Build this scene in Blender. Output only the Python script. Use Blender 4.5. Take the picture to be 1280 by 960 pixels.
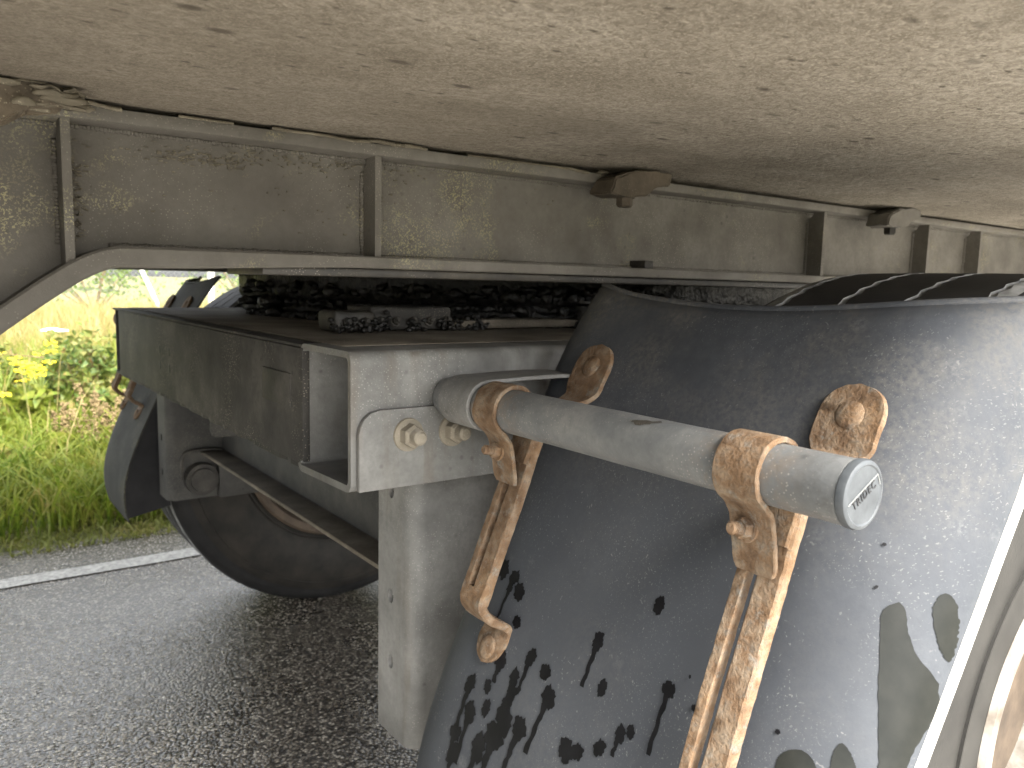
import bpy, bmesh, math, random
import numpy as np
from mathutils import Vector, Matrix
random.seed(7); rng = np.random.default_rng(7)
for o in list(bpy.data.objects): bpy.data.objects.remove(o)
scn = bpy.context.scene
COL = scn.collection
H = 0.963                                   # lens height above the road

# ---------------------------------------------------------------- camera
cd = bpy.data.cameras.new('camera'); cam = bpy.data.objects.new('camera', cd); COL.objects.link(cam)
right = Vector((0.8070, -0.5902, 0.0233)); down = Vector((-0.0544, -0.1134, -0.9921)); fwd = Vector((0.5869, 0.7999, -0.1230))
fwd.normalize(); right = (right - fwd*right.dot(fwd)).normalized(); up = right.cross(fwd)
cam.matrix_world = Matrix(((right.x, up.x, -fwd.x, 0), (right.y, up.y, -fwd.y, 0), (right.z, up.z, -fwd.z, H), (0, 0, 0, 1)))
cd.sensor_width = 36; cd.lens = 36*1004/1280; cd.clip_start = 0.02; cd.clip_end = 3000
cd.dof.use_dof = True; cd.dof.focus_distance = 0.70; cd.dof.aperture_fstop = 13
scn.camera = cam
# ---------------------------------------------------------------- sky, sun, exposure
SUN_EL, SUN_AZ = 44, 178                    # azimuth of the sun, degrees from +Y towards +X
w = bpy.data.worlds.new('World'); scn.world = w; w.use_nodes = True
nt = w.node_tree; nt.nodes.clear()
sky = nt.nodes.new('ShaderNodeTexSky'); sky.sky_type = 'NISHITA'; sky.sun_disc = False
sky.sun_elevation = math.radians(SUN_EL); sky.sun_rotation = math.radians(SUN_AZ)
sky.dust_density = 4; sky.air_density = 1.0; sky.ozone_density = 1.0
hs = nt.nodes.new('ShaderNodeHueSaturation'); hs.inputs['Saturation'].default_value = 0.16
bg = nt.nodes.new('ShaderNodeBackground'); bg.inputs[1].default_value = 0.15
wo = nt.nodes.new('ShaderNodeOutputWorld')
nt.links.new(sky.outputs[0], hs.inputs['Color']); nt.links.new(hs.outputs[0], bg.inputs[0]); nt.links.new(bg.outputs[0], wo.inputs[0])
sd = bpy.data.lights.new('sun', 'SUN'); sd.energy = 1.5; sd.angle = math.radians(25); sd.color = (1, 0.95, 0.86)
so = bpy.data.objects.new('sun', sd); COL.objects.link(so)
e, a = math.radians(SUN_EL), math.radians(SUN_AZ)
sv = Vector((math.sin(a)*math.cos(e), math.cos(a)*math.cos(e), math.sin(e)))
so.rotation_euler = sv.to_track_quat('Z', 'Y').to_euler(); so.location = sv*30
vs = scn.view_settings; vs.view_transform = 'Standard'; vs.look = 'None'; vs.gamma = 1; vs.use_curve_mapping = False
vs.exposure = 2.75

# ---------------------------------------------------------------- materials
class NT:
    def __init__(s, name):
        s.m = bpy.data.materials.new(name); s.m.use_nodes = True
        s.t = s.m.node_tree; s.t.nodes.clear()
        s.out = s.n('ShaderNodeOutputMaterial'); s.b = s.n('ShaderNodeBsdfPrincipled')
        s.l(s.b.outputs[0], s.out.inputs[0])
        s.tc = s.n('ShaderNodeTexCoord').outputs['Object']
    def n(s, t): return s.t.nodes.new(t)
    def l(s, a, b): s.t.links.new(a, b)
    def coord(s, scale=(1, 1, 1), rot=(0, 0, 0)):
        if scale == (1, 1, 1) and rot == (0, 0, 0): return s.tc
        mp = s.n('ShaderNodeMapping'); mp.inputs['Scale'].default_value = scale; mp.inputs['Rotation'].default_value = rot
        s.l(s.tc, mp.inputs[0]); return mp.outputs[0]
    def noise(s, scale, detail=4, rough=0.55, st=(1, 1, 1), dist=0, rot=(0, 0, 0)):
        x = s.n('ShaderNodeTexNoise'); x.inputs['Scale'].default_value = scale; x.inputs['Detail'].default_value = detail
        x.inputs['Roughness'].default_value = rough; x.inputs['Distortion'].default_value = dist
        s.l(s.coord(st, rot), x.inputs['Vector']); return x.outputs[0]
    def vor(s, scale, out='Distance', feat='F1', st=(1, 1, 1)):
        x = s.n('ShaderNodeTexVoronoi'); x.feature = feat; x.inputs['Scale'].default_value = scale
        s.l(s.coord(st), x.inputs['Vector']); return x.outputs[out]
    def ramp(s, v, stops):
        r = s.n('ShaderNodeValToRGB'); el = r.color_ramp.elements
        while len(el) < len(stops): el.new(0.5)
        for e_, (p, c) in zip(el, stops):
            e_.position = p; e_.color = (*c, 1) if len(c) == 3 else c
        s.l(v, r.inputs[0]); return r.outputs[0]
    def rng(s, v, a, b, c=0.0, d=1.0):
        m = s.n('ShaderNodeMapRange'); m.inputs[1].default_value = a; m.inputs[2].default_value = b
        m.inputs[3].default_value = c; m.inputs[4].default_value = d; s.l(v, m.inputs[0]); return m.outputs[0]
    def math(s, op, a, b):
        m = s.n('ShaderNodeMath'); m.operation = op
        for i, v in enumerate((a, b)):
            if isinstance(v, (int, float)): m.inputs[i].default_value = v
            else: s.l(v, m.inputs[i])
        return m.outputs[0]
    def mix(s, f, a, b):
        m = s.n('ShaderNodeMix'); m.data_type = 'RGBA'
        for sock, v in ((m.inputs[0], f), (m.inputs[6], a), (m.inputs[7], b)):
            if isinstance(v, (int, float)): sock.default_value = v
            elif isinstance(v, tuple): sock.default_value = (*v, 1)
            else: s.l(v, sock)
        return m.outputs[2]
    def axis(s, i):
        x = s.n('ShaderNodeSeparateXYZ'); s.l(s.tc, x.inputs[0]); return x.outputs[i]
    def bump(s, v, strength=0.5, dist=0.002, prev=None):
        b = s.n('ShaderNodeBump'); b.inputs['Strength'].default_value = strength; b.inputs['Distance'].default_value = dist
        s.l(v, b.inputs['Height'])
        if prev is not None: s.l(prev, b.inputs['Normal'])
        return b.outputs[0]
    def done(s, col, rough=0.6, normal=None, metal=0.0, spec=0.5):
        for k, v in (('Base Color', col), ('Roughness', rough), ('Metallic', metal), ('Specular IOR Level', spec)):
            if isinstance(v, (int, float)): s.b.inputs[k].default_value = v
            elif isinstance(v, tuple): s.b.inputs[k].default_value = (*v, 1)
            else: s.l(v, s.b.inputs[k])
        if normal is not None: s.l(normal, s.b.inputs['Normal'])
        return s.m

def mat_floor():
    t = NT('dusty_floor_underside')
    n1 = t.noise(5, 6, 0.62, (1, 1.5, 1)); n2 = t.noise(150, 4, 0.7); n3 = t.noise(480, 2)
    c = t.ramp(n1, [(0.30, (0.235, 0.208, 0.167)), (0.48, (0.335, 0.301, 0.247)), (0.66, (0.43, 0.391, 0.328))])
    c = t.mix(t.rng(n2, 0.40, 0.64), t.mix(0.62, c, (0.10, 0.08, 0.055)), c)
    c = t.mix(t.math('MULTIPLY', t.rng(t.noise(40, 6, 0.7), 0.50, 0.70), 0.4), c, (0.12, 0.102, 0.078))
    c = t.mix(t.math('MULTIPLY', t.rng(n3, 0.50, 0.66), 0.5), c, (0.5, 0.45, 0.36))
    painted_falloff = t.rng(t.math('ADD', t.axis(0), t.math('MULTIPLY', t.noise(3.5, 4), 0.9)), 0.35, 1.35)  # light falloff painted into the deck colour, darker towards low x
    c = t.mix(painted_falloff, t.mix(0.68, c, (0.075, 0.062, 0.046)), c)
    c = t.mix(t.math('MULTIPLY', t.rng(t.noise(2.3, 5, 0.6, (1, 1.6, 1)), 0.47, 0.66), 0.5), c, (0.10, 0.084, 0.062))
    # oval splashes of dark road dirt, drawn out along the trailer
    sp = t.rng(t.vor(30, st=(0.5, 1, 1)), 0.08, 0.17, 1, 0)
    sp = t.math('MULTIPLY', sp, t.rng(t.noise(9, 2), 0.40, 0.52))
    c = t.mix(t.math('MULTIPLY', sp, 0.85), c, (0.055, 0.045, 0.034))
    sp2 = t.rng(t.vor(80, st=(0.5, 1, 1)), 0.09, 0.19, 1, 0)
    sp2 = t.math('MULTIPLY', sp2, t.rng(t.noise(14, 2), 0.46, 0.56))
    c = t.mix(t.math('MULTIPLY', sp2, 0.85), c, (0.06, 0.05, 0.037))
    c = t.mix(t.math('MULTIPLY', t.rng(t.noise(3.2, 4, st=(0.5, 1.9, 1)), 0.52, 0.70), 0.30), c, (0.14, 0.118, 0.088))
    nb = t.bump(n2, 0.8, 0.003); nb = t.bump(n3, 0.5, 0.001, nb)
    return t.done(c, 0.85, nb, 0, 0.25)

def mat_steel(name, lo, mid, hi, speck=(0.55, 0.5, 0.36), speck_amt=0.5, moss=0.0, rough=0.75, grit=1.0, painted_falloff=0.0, streak=0.0, stain=False):
    t = NT(name)
    n1 = t.noise(11, 6, 0.62); n2 = t.noise(150, 3, 0.6); n3 = t.noise(520, 2)
    c = t.ramp(n1, [(0.32, lo), (0.5, mid), (0.68, hi)])
    c = t.mix(t.math('MULTIPLY', t.rng(n2, 0.42, 0.7), 0.3), c, lo)
    sp = t.math('MULTIPLY', t.rng(t.vor(330), 0.12, 0.26, 1, 0), t.rng(t.noise(10, 3), 0.46, 0.6))
    c = t.mix(t.math('MULTIPLY', sp, speck_amt), c, speck)
    dk = t.math('MULTIPLY', t.rng(t.vor(60), 0.06, 0.2, 1, 0), t.rng(t.noise(13, 2), 0.5, 0.58))
    c = t.mix(t.math('MULTIPLY', dk, 0.45), c, tuple(x*0.35 for x in lo))
    if painted_falloff:  # shading put into the steel colour: dim at low x, full tone beyond
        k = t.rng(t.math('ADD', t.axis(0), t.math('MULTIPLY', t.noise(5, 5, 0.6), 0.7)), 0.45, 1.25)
        c = t.mix(k, t.mix(painted_falloff, c, tuple(x*0.42 for x in lo)), c)
    if streak:
        k = t.math('MULTIPLY', t.rng(t.noise(42, 4, 0.6, (1, 1, 0.10)), 0.50, 0.68), t.rng(t.noise(7, 3), 0.42, 0.6))
        c = t.mix(t.math('MULTIPLY', k, streak), c, (0.085, 0.066, 0.044))
        k = t.math('MULTIPLY', t.rng(t.noise(30, 4, 0.6, (1, 1, 0.16), 0, (0, 0, 1)), 0.54, 0.70), t.rng(t.noise(5, 3), 0.45, 0.6))
        c = t.mix(t.math('MULTIPLY', k, streak*0.7), c, hi)
    if stain:
        for y_, w_ in ((0.325, 0.05), (0.615, 0.055), (0.255, 0.03)):
            d_ = t.n('ShaderNodeMath'); d_.operation = 'ABSOLUTE'; t.l(t.math('SUBTRACT', t.axis(1), y_), d_.inputs[0])
            k = t.math('MULTIPLY', t.rng(d_.outputs[0], 0.012, w_, 1, 0), t.rng(t.noise(55, 5, 0.7), 0.44, 0.62))
            c = t.mix(t.math('MULTIPLY', k, 0.6), c, (0.15, 0.105, 0.065) if y_ > 0.3 else (0.055, 0.053, 0.048))
    if moss:
        ms = t.math('MULTIPLY', t.rng(n3, 0.52, 0.62), t.rng(t.noise(6.5, 4, 0.7), 0.53, 0.62))
        c = t.mix(t.math('MULTIPLY', ms, moss), c, (0.40, 0.37, 0.19))
    nb = t.bump(n2, 0.35*grit, 0.001); nb = t.bump(n3, 0.4*grit, 0.0006, nb)
    return t.done(c, rough, nb, 0, 0.3)

def mat_rust(name, pale=1.0, orange=0.5):
    t = NT(name)
    n1 = t.noise(75, 7, 0.7); n2 = t.noise(300, 3); n3 = t.noise(22, 5)
    c = t.ramp(n1, [(0.30, (0.055, 0.034, 0.02)), (0.45, (0.165*pale, 0.102*pale, 0.058*pale)), (0.62, (0.255*pale, 0.192*pale, 0.132*pale)), (0.75, (0.20, 0.175, 0.14))])
    c = t.mix(t.rng(t.noise(80, 6, 0.75), 0.54, 0.68), c, (0.15, 0.14, 0.12))
    c = t.mix(t.math('MULTIPLY', t.rng(n3, 0.5, 0.66), orange), c, (0.25, 0.145, 0.068))
    c = t.mix(t.math('MULTIPLY', t.rng(n2, 0.48, 0.66), 0.45), c, (0.055, 0.038, 0.026))
    nb = t.bump(n1, 0.6, 0.002); nb = t.bump(n2, 0.8, 0.0012, nb)
    return t.done(c, 0.85, nb, 0, 0.25)

def mat_guard():
    t = NT('dark_mudguard_plastic')
    c = t.ramp(t.noise(5, 4), [(0.35, (0.036, 0.0392, 0.0448)), (0.65, (0.049, 0.0533, 0.0602))])
    grain = t.noise(210, 3, 0.7)
    dust = t.math('MULTIPLY', t.rng(t.noise(7, 5, 0.65), 0.42, 0.62), t.rng(grain, 0.36, 0.62))
    dust = t.math('MULTIPLY', dust, t.rng(t.axis(2), H-0.20, H-0.03, 0.15, 1.0))
    c = t.mix(t.math('MULTIPLY', dust, 0.58), c, (0.15, 0.137, 0.115))
    haze = t.math('MULTIPLY', t.rng(t.noise(3.2, 5, 0.6), 0.38, 0.64), t.rng(t.noise(85, 4, 0.7), 0.3, 0.6))
    c = t.mix(t.math('MULTIPLY', haze, 0.2), c, (0.115, 0.12, 0.126))
    wv = t.n('ShaderNodeVectorMath'); wv.operation = 'ADD'; nz = t.n('ShaderNodeTexNoise'); nz.inputs['Scale'].default_value = 130; t.l(t.tc, nz.inputs['Vector'])
    sc_ = t.n('ShaderNodeVectorMath'); sc_.operation = 'SCALE'; sc_.inputs['Scale'].default_value = 0.012; t.l(nz.outputs['Color'], sc_.inputs[0]); t.l(t.tc, wv.inputs[0]); t.l(sc_.outputs[0], wv.inputs[1])
    def vd(scale):
        x = t.n('ShaderNodeTexVoronoi'); x.inputs['Scale'].default_value = scale; t.l(wv.outputs[0], x.inputs['Vector']); return x.outputs['Distance']
    fl = t.math('MULTIPLY', t.rng(vd(95), 0.05, 0.13, 1, 0), t.rng(t.noise(19, 3), 0.58, 0.66))
    c = t.mix(t.math('MULTIPLY', fl, 0.38), c, (0.17, 0.166, 0.155))
    fl2 = t.math('MULTIPLY', t.rng(vd(230), 0.1, 0.22, 1, 0), t.rng(t.noise(26, 3), 0.50, 0.60))
    c = t.mix(t.math('MULTIPLY', fl2, 0.45), c, (0.17, 0.166, 0.158))
    wb = t.math('MULTIPLY', t.rng(vd(30), 0.12, 0.30, 1, 0), t.rng(t.noise(11, 2), 0.53, 0.62))
    wb = t.math('MULTIPLY', wb, t.rng(grain, 0.40, 0.62))
    c = t.mix(t.math('MULTIPLY', wb, 0.3), c, (0.14, 0.14, 0.138))
    # hairline scratches
    for rot, lo in (((0.6, 0.2, 0.9), 0.68), ((-0.5, 0.5, 0.3), 0.69)):
        sc = t.rng(t.noise(620, 1, 0.4, (0.022, 1, 1), 0, rot), lo, lo+0.05)
        sc = t.math('MULTIPLY', sc, t.rng(t.noise(9, 3), 0.46, 0.56))
        c = t.mix(t.math('MULTIPLY', sc, 0.3), c, (0.17, 0.166, 0.155))
    n2 = t.noise(400, 2); nb = t.bump(n2, 0.22, 0.0005); nb = t.bump(t.noise(14, 2), 0.10, 0.003, nb)
    r = t.math('ADD', t.rng(t.noise(9, 4), 0.3, 0.7, 0.48, 0.62), t.math('MULTIPLY', dust, 0.4))
    return t.done(c, r, nb, 0, 0.15)

def mat_rubber(name, c0=(0.022, 0.021, 0.02), c1=(0.06, 0.052, 0.043)):
    t = NT(name); c = t.ramp(t.noise(16, 5, 0.6), [(0.35, c0), (0.7, c1)])
    nb = t.bump(t.noise(240, 3), 0.3, 0.0008)
    return t.done(c, 0.62, nb, 0, 0.18)

def mat_asphalt():
    t = NT('wet_asphalt')
    v = t.n('ShaderNodeTexVoronoi'); v.inputs['Scale'].default_value = 150; t.l(t.tc, v.inputs[0])
    bw = t.n('ShaderNodeRGBToBW'); t.l(v.outputs['Color'], bw.inputs[0])
    stone = t.ramp(bw.outputs[0], [(0.2, (0.075, 0.062, 0.048)), (0.48, (0.16, 0.138, 0.108)), (0.68, (0.28, 0.25, 0.205)), (0.90, (0.56, 0.52, 0.44))])
    gap = t.rng(v.outputs['Distance'], 0.38, 0.62)
    c = t.mix(gap, stone, (0.022, 0.019, 0.016))
    c = t.mix(t.rng(t.noise(1.1, 5, 0.65), 0.42, 0.62, 0, 0.2), c, (0.06, 0.053, 0.044))
    hgt = t.math('ADD', t.math('MULTIPLY', v.outputs['Distance'], -1.0), t.math('MULTIPLY', bw.outputs[0], 0.5))
    nb = t.bump(hgt, 0.65, 0.0045); nb = t.bump(t.noise(60, 3), 0.3, 0.002, nb)
    return t.done(c, t.rng(t.noise(2.2, 4), 0.35, 0.65, 0.18, 0.34), nb, 0, 1.0)

def mat_simple(name, c0, c1, scale=20, rough=0.6, bump=0.3, bscale=150, bdist=0.001, spec=0.4, metal=0.0):
    t = NT(name); c = t.ramp(t.noise(scale, 4, 0.6), [(0.33, c0), (0.67, c1)])
    nb = t.bump(t.noise(bscale, 3), bump, bdist) if bump else None
    return t.done(c, rough, nb, metal, spec)

def mat_leaf(name, cols, scale=6, trans=0.35, rough=0.5):
    t = NT(name)
    n = t.math('ADD', t.math('MULTIPLY', t.noise(scale, 3), 0.6), t.math('MULTIPLY', t.noise(scale*9, 2), 0.4))
    c = t.ramp(n, [(0.34+0.32*i/(len(cols)-1), k) for i, k in enumerate(cols)])
    m = t.done(c, rough, None, 0, 0.3)
    tr = t.n('ShaderNodeBsdfTranslucent'); t.l(c, tr.inputs[0])
    mx = t.n('ShaderNodeMixShader'); mx.inputs[0].default_value = trans
    t.l(t.b.outputs[0], mx.inputs[1]); t.l(tr.outputs[0], mx.inputs[2]); t.l(mx.outputs[0], t.out.inputs[0])
    return m

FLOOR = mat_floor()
BEAM = mat_steel('dirty_chassis_steel', (0.102, 0.093, 0.079), (0.148, 0.137, 0.118), (0.195, 0.182, 0.16), speck=(0.36, 0.335, 0.28), speck_amt=0.65, moss=0.4, painted_falloff=0.62)
GALV = mat_steel('dusty_galvanised_steel', (0.078, 0.077, 0.073), (0.128, 0.127, 0.121), (0.19, 0.188, 0.18), speck=(0.32, 0.31, 0.285), speck_amt=0.55, rough=0.62, streak=0.6)
TUBE = mat_steel('weathered_tube_steel', (0.07, 0.073, 0.074), (0.115, 0.118, 0.118), (0.18, 0.178, 0.168), speck=(0.32, 0.30, 0.27), speck_amt=0.45, rough=0.5, grit=0.7, stain=True)
DARK = mat_steel('oily_dark_steel', (0.022, 0.021, 0.019), (0.042, 0.038, 0.032), (0.075, 0.066, 0.052), speck=(0.34, 0.3, 0.25), speck_amt=0.7, rough=0.5)
UNDER = mat_steel('grey_suspension_steel', (0.026, 0.026, 0.025), (0.045, 0.044, 0.041), (0.07, 0.066, 0.058), speck_amt=0.2, rough=0.7)
CROSS = mat_steel('sooty_cross_member_steel', (0.017, 0.0163, 0.015), (0.034, 0.032, 0.0285), (0.068, 0.063, 0.055), speck=(0.34, 0.29, 0.235), speck_amt=0.75, rough=0.72)
RUST = mat_rust('flaking_rust', 0.72, 0.22); RUSTP = mat_rust('pale_rust', 0.84, 0.28)
BOLT = mat_steel('dull_bolt_steel', (0.12, 0.105, 0.08), (0.18, 0.16, 0.125), (0.25, 0.225, 0.18), speck_amt=0.2)
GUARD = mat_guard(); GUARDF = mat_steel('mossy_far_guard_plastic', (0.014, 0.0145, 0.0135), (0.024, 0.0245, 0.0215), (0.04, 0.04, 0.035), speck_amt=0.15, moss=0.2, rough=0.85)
TYRE = mat_rubber('tyre_rubber', (0.010, 0.010, 0.010), (0.02, 0.0195, 0.019)); TYRED = mat_rubber('dusty_tyre_rubber', (0.012, 0.0113, 0.010), (0.028, 0.0248, 0.0205))
SIDE = mat_rubber('sidewall_rubber', (0.016, 0.0152, 0.0138), (0.030, 0.0285, 0.0255))
EDGE_GLINT = mat_simple('painted_edge_glint', (0.42, 0.41, 0.37), (0.6, 0.59, 0.54), 30, 0.45, 0.15)  # pale tone stands for sky glint on the guard's outer edge
RIMM = mat_simple('rusty_white_rim', (0.075, 0.055, 0.037), (0.24, 0.23, 0.205), 22, 0.6)
RIMR = mat_simple('rust_brown_rim', (0.04, 0.029, 0.02), (0.085, 0.062, 0.042), 22, 0.75)
CAP = mat_simple('grey_plastic_cap', (0.030, 0.034, 0.038), (0.058, 0.064, 0.069), 60, 0.5, 0.2)
INK = mat_simple('dark_recess', (0.012, 0.012, 0.013), (0.02, 0.02, 0.021), 30, 0.6, 0)
EMB = mat_simple('worn_emboss', (0.15, 0.155, 0.15), (0.22, 0.225, 0.22), 80, 0.5, 0)
OIL = mat_simple('wet_black_oil', (0.003, 0.003, 0.0035), (0.006, 0.006, 0.007), 40, 0.45, 0.2, 90, 0.001, 0.15)
WET = mat_simple('wet_wiped_plastic', (0.011, 0.012, 0.0105), (0.018, 0.0185, 0.016), 45, 0.3, 0.1, 60, 0.001, 0.12)
GREASE = mat_simple('thick_black_grease', (0.003, 0.003, 0.003), (0.014, 0.0125, 0.0105), 45, 0.42, 0.9, 110, 0.006, 0.4)
SEAL = mat_steel('peeling_sealant', (0.06, 0.051, 0.036), (0.11, 0.096, 0.07), (0.19, 0.168, 0.125), speck_amt=0.3)
ASPH = mat_asphalt()
PAINT = mat_simple('worn_white_road_paint', (0.16, 0.155, 0.14), (0.46, 0.45, 0.415), 75, 0.5, 0.8, 120, 0.004)
SOIL = mat_simple('verge_soil', (0.05, 0.055, 0.02), (0.13, 0.13, 0.05), 9, 0.9, 0.8, 30, 0.02)
FIELD = mat_simple('dry_meadow_ground', (0.10, 0.12, 0.03), (0.24, 0.20, 0.085), 1.2, 0.9, 0.8, 8, 0.05)
GR1 = mat_leaf('fresh_grass', [(0.045, 0.085, 0.010), (0.13, 0.185, 0.018), (0.21, 0.23, 0.035), (0.31, 0.26, 0.08)], 6, 0.45)
GR2 = mat_leaf('straw_grass', [(0.13, 0.15, 0.035), (0.28, 0.23, 0.085), (0.42, 0.34, 0.16)], 2.5, 0.4)
GR3 = mat_leaf('mossy_edge_grass', [(0.08, 0.10, 0.02), (0.17, 0.19, 0.04), (0.30, 0.25, 0.10)], 7, 0.4)
LEAF = mat_leaf('bramble_leaf', [(0.028, 0.058, 0.013), (0.07, 0.115, 0.022), (0.17, 0.18, 0.045), (0.22, 0.13, 0.05)], 9, 0.3)
LEAF2 = mat_leaf('far_foliage', [(0.06, 0.10, 0.025), (0.12, 0.18, 0.04), (0.20, 0.25, 0.07)], 1.2, 0.3)
YEL = mat_simple('yellow_petal', (0.72, 0.52, 0.01), (0.82, 0.66, 0.03), 30, 0.6, 0)
WHT = mat_simple('white_petal', (0.7, 0.7, 0.66), (0.85, 0.85, 0.8), 30, 0.6, 0)
RED = mat_simple('dry_seed_head', (0.12, 0.085, 0.035), (0.22, 0.16, 0.075), 20, 0.8, 0)
STEM = mat_simple('green_stem', (0.14, 0.2, 0.04), (0.24, 0.27, 0.07), 20, 0.7, 0)
DUSTY = mat_steel('dusty_brown_steel', (0.055, 0.046, 0.035), (0.10, 0.086, 0.066), (0.16, 0.14, 0.11), speck=(0.36, 0.32, 0.26), speck_amt=0.5)
CLAMPM = mat_steel('rust_tinged_clamp_steel', (0.045, 0.036, 0.025), (0.085, 0.069, 0.05), (0.14, 0.112, 0.078), speck_amt=0.3, grit=1.8)
GROOVE = mat_simple('painted_groove_glint', (0.08, 0.08, 0.078), (0.26, 0.26, 0.25), 40, 0.7, 0.4)  # pale colour stands for light glinting off the tread groove walls
FLAP = mat_rubber('black_flap_rubber', (0.008, 0.008, 0.009), (0.016, 0.016, 0.017))
POST = mat_simple('pale_concrete_post', (0.45, 0.44, 0.40), (0.6, 0.58, 0.53), 20, 0.8, 0.4)
WIRE = mat_simple('galvanised_wire', (0.10, 0.105, 0.095), (0.17, 0.17, 0.16), 20, 0.6, 0)

# ---------------------------------------------------------------- mesh helpers
def add(name, me, m, parent=None, smooth=False, **props):
    o = bpy.data.objects.new(name, me); COL.objects.link(o)
    if m is not None and not me.materials: me.materials.append(m)
    if parent is not None:
        o.parent = parent; o.matrix_parent_inverse = parent.matrix_world.inverted()
    if smooth:
        me.polygons.foreach_set('use_smooth', [True]*len(me.polygons))
        if smooth is not True: me.set_sharp_from_angle(angle=math.radians(smooth))
    for k, v in props.items(): o[k] = v
    return o
def mesh(name, V, F):
    me = bpy.data.meshes.new(name); me.from_pydata([tuple(v) for v in V], [], F); me.update(); return me
def bm_mesh(name, bm, normals=True):
    if normals: bmesh.ops.recalc_face_normals(bm, faces=bm.faces)
    me = bpy.data.meshes.new(name); bm.to_mesh(me); bm.free(); return me
Z = lambda z: z + H                          # heights below are written relative to the lens

def bm_box(bm, x0, x1, y0, y1, z0, z1, bev=0.0, seg=2):
    r = bmesh.ops.create_cube(bm, size=1)
    for v in r['verts']:
        v.co = Vector(((x0+x1)/2+v.co.x*(x1-x0), (y0+y1)/2+v.co.y*(y1-y0), Z((z0+z1)/2)+v.co.z*(z1-z0)))
    if bev:
        es = list({e_ for v in r['verts'] for e_ in v.link_edges})
        bmesh.ops.bevel(bm, geom=es, offset=bev, segments=seg, profile=0.5, affect='EDGES')
def box(name, x0, x1, y0, y1, z0, z1, m, parent, bev=0.0015, **k):
    bm = bmesh.new(); bm_box(bm, x0, x1, y0, y1, z0, z1, bev); return add(name, bm_mesh(name, bm), m, parent, 35, **k)
def bm_prism(bm, poly, y0, y1):              # polygon in x,z pushed along y
    A = [bm.verts.new((x, y0, Z(z))) for x, z in poly]; B = [bm.verts.new((x, y1, Z(z))) for x, z in poly]
    n = len(poly); bm.faces.new(A); bm.faces.new(B[::-1])
    for i in range(n): bm.faces.new((A[i], B[i], B[(i+1) % n], A[(i+1) % n]))
def prism(name, poly, y0, y1, m, parent, bev=0.0, **k):
    bm = bmesh.new(); bm_prism(bm, poly, y0, y1)
    if bev: bmesh.ops.bevel(bm, geom=list(bm.edges), offset=bev, segments=2, profile=0.5, affect='EDGES')
    return add(name, bm_mesh(name, bm), m, parent, 35, **k)
def sweep_xz(bm, path, yc, hw, th, side=0.0, cham=0.22):
    """plate of half width hw(i), thickness th(i) following a path in x,z; th grows to the right-hand normal side."""
    n = len(path); rings = []
    for i, (x, z) in enumerate(path):
        a_ = path[max(i-1, 0)]; b_ = path[min(i+1, n-1)]
        t = Vector((b_[0]-a_[0], b_[1]-a_[1])); t.normalize(); nx, nz = t.y, -t.x
        sd_ = side(i) if callable(side) else side; h_ = hw(i) if callable(hw) else hw; k = th(i) if callable(th) else th
        y_ = yc(i) if callable(yc) else yc
        c = min(k, h_)*cham
        prof = [(-h_+c, 0), (h_-c, 0), (h_, c), (h_, k-c), (h_-c, k), (-h_+c, k), (-h_, k-c), (-h_, c)]
        rings.append([bm.verts.new((x+nx*(d+sd_), y_+w_, Z(z+nz*(d+sd_)))) for w_, d in prof])
    for i in range(n-1):
        for j in range(8):
            bm.faces.new((rings[i][j], rings[i][(j+1) % 8], rings[i+1][(j+1) % 8], rings[i+1][j]))
    bm.faces.new(rings[0][::-1]); bm.faces.new(rings[-1])
def arc(cx, cz, r, a0, a1, n):
    return [(cx+r*math.cos(math.radians(a0+(a1-a0)*i/n)), cz+r*math.sin(math.radians(a0+(a1-a0)*i/n))) for i in range(n+1)]
def smooth_path(pts, n=6):
    P = [np.array(p) for p in pts]; P = [2*P[0]-P[1]] + P + [2*P[-1]-P[-2]]; out = []
    for i in range(1, len(P)-2):
        for k in range(n):
            t = k/n; a_, b_, c_, d_ = P[i-1:i+3]
            out.append(tuple(0.5*((2*b_)+(c_-a_)*t+(2*a_-5*b_+4*c_-d_)*t*t+(3*b_-a_-3*c_+d_)*t**3)))
    out.append(tuple(P[-2])); return out
def bm_cyl(bm, p, d, r0, r1, h, seg=20):     # frustum from p along d
    d = Vector(d).normalized(); q = d.to_track_quat('Z', 'Y').to_matrix().to_4x4()
    M = Matrix.Translation(Vector(p)+d*h/2) @ q
    bmesh.ops.create_cone(bm, cap_ends=True, segments=seg, radius1=r0, radius2=r1, depth=h, matrix=M)
def lathe_y(bm, prof, cx, cz, seg=96, wob=None, close=False):   # prof: (y, r) list
    R_ = []
    for i in range(seg):
        a_ = 2*math.pi*i/seg; ring = []
        for j, (y, r) in enumerate(prof):
            yy = y + (wob(i, j) if wob else 0)
            ring.append(bm.verts.new((cx+r*math.cos(a_), yy, Z(cz)+r*math.sin(a_))))
        R_.append(ring)
    m = len(prof)
    for i in range(seg):
        for j in range(m if close else m-1):
            bm.faces.new((R_[i][j], R_[i][(j+1) % m], R_[(i+1) % seg][(j+1) % m], R_[(i+1) % seg][j]))
def jitter(me, amp, scale=40, seed=0):
    from mathutils import noise
    for v in me.vertices:
        v.co += noise.noise_vector(v.co*scale+Vector((seed, 0, 0)))*amp + noise.noise_vector(v.co*scale*3.1)*amp*0.4
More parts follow.
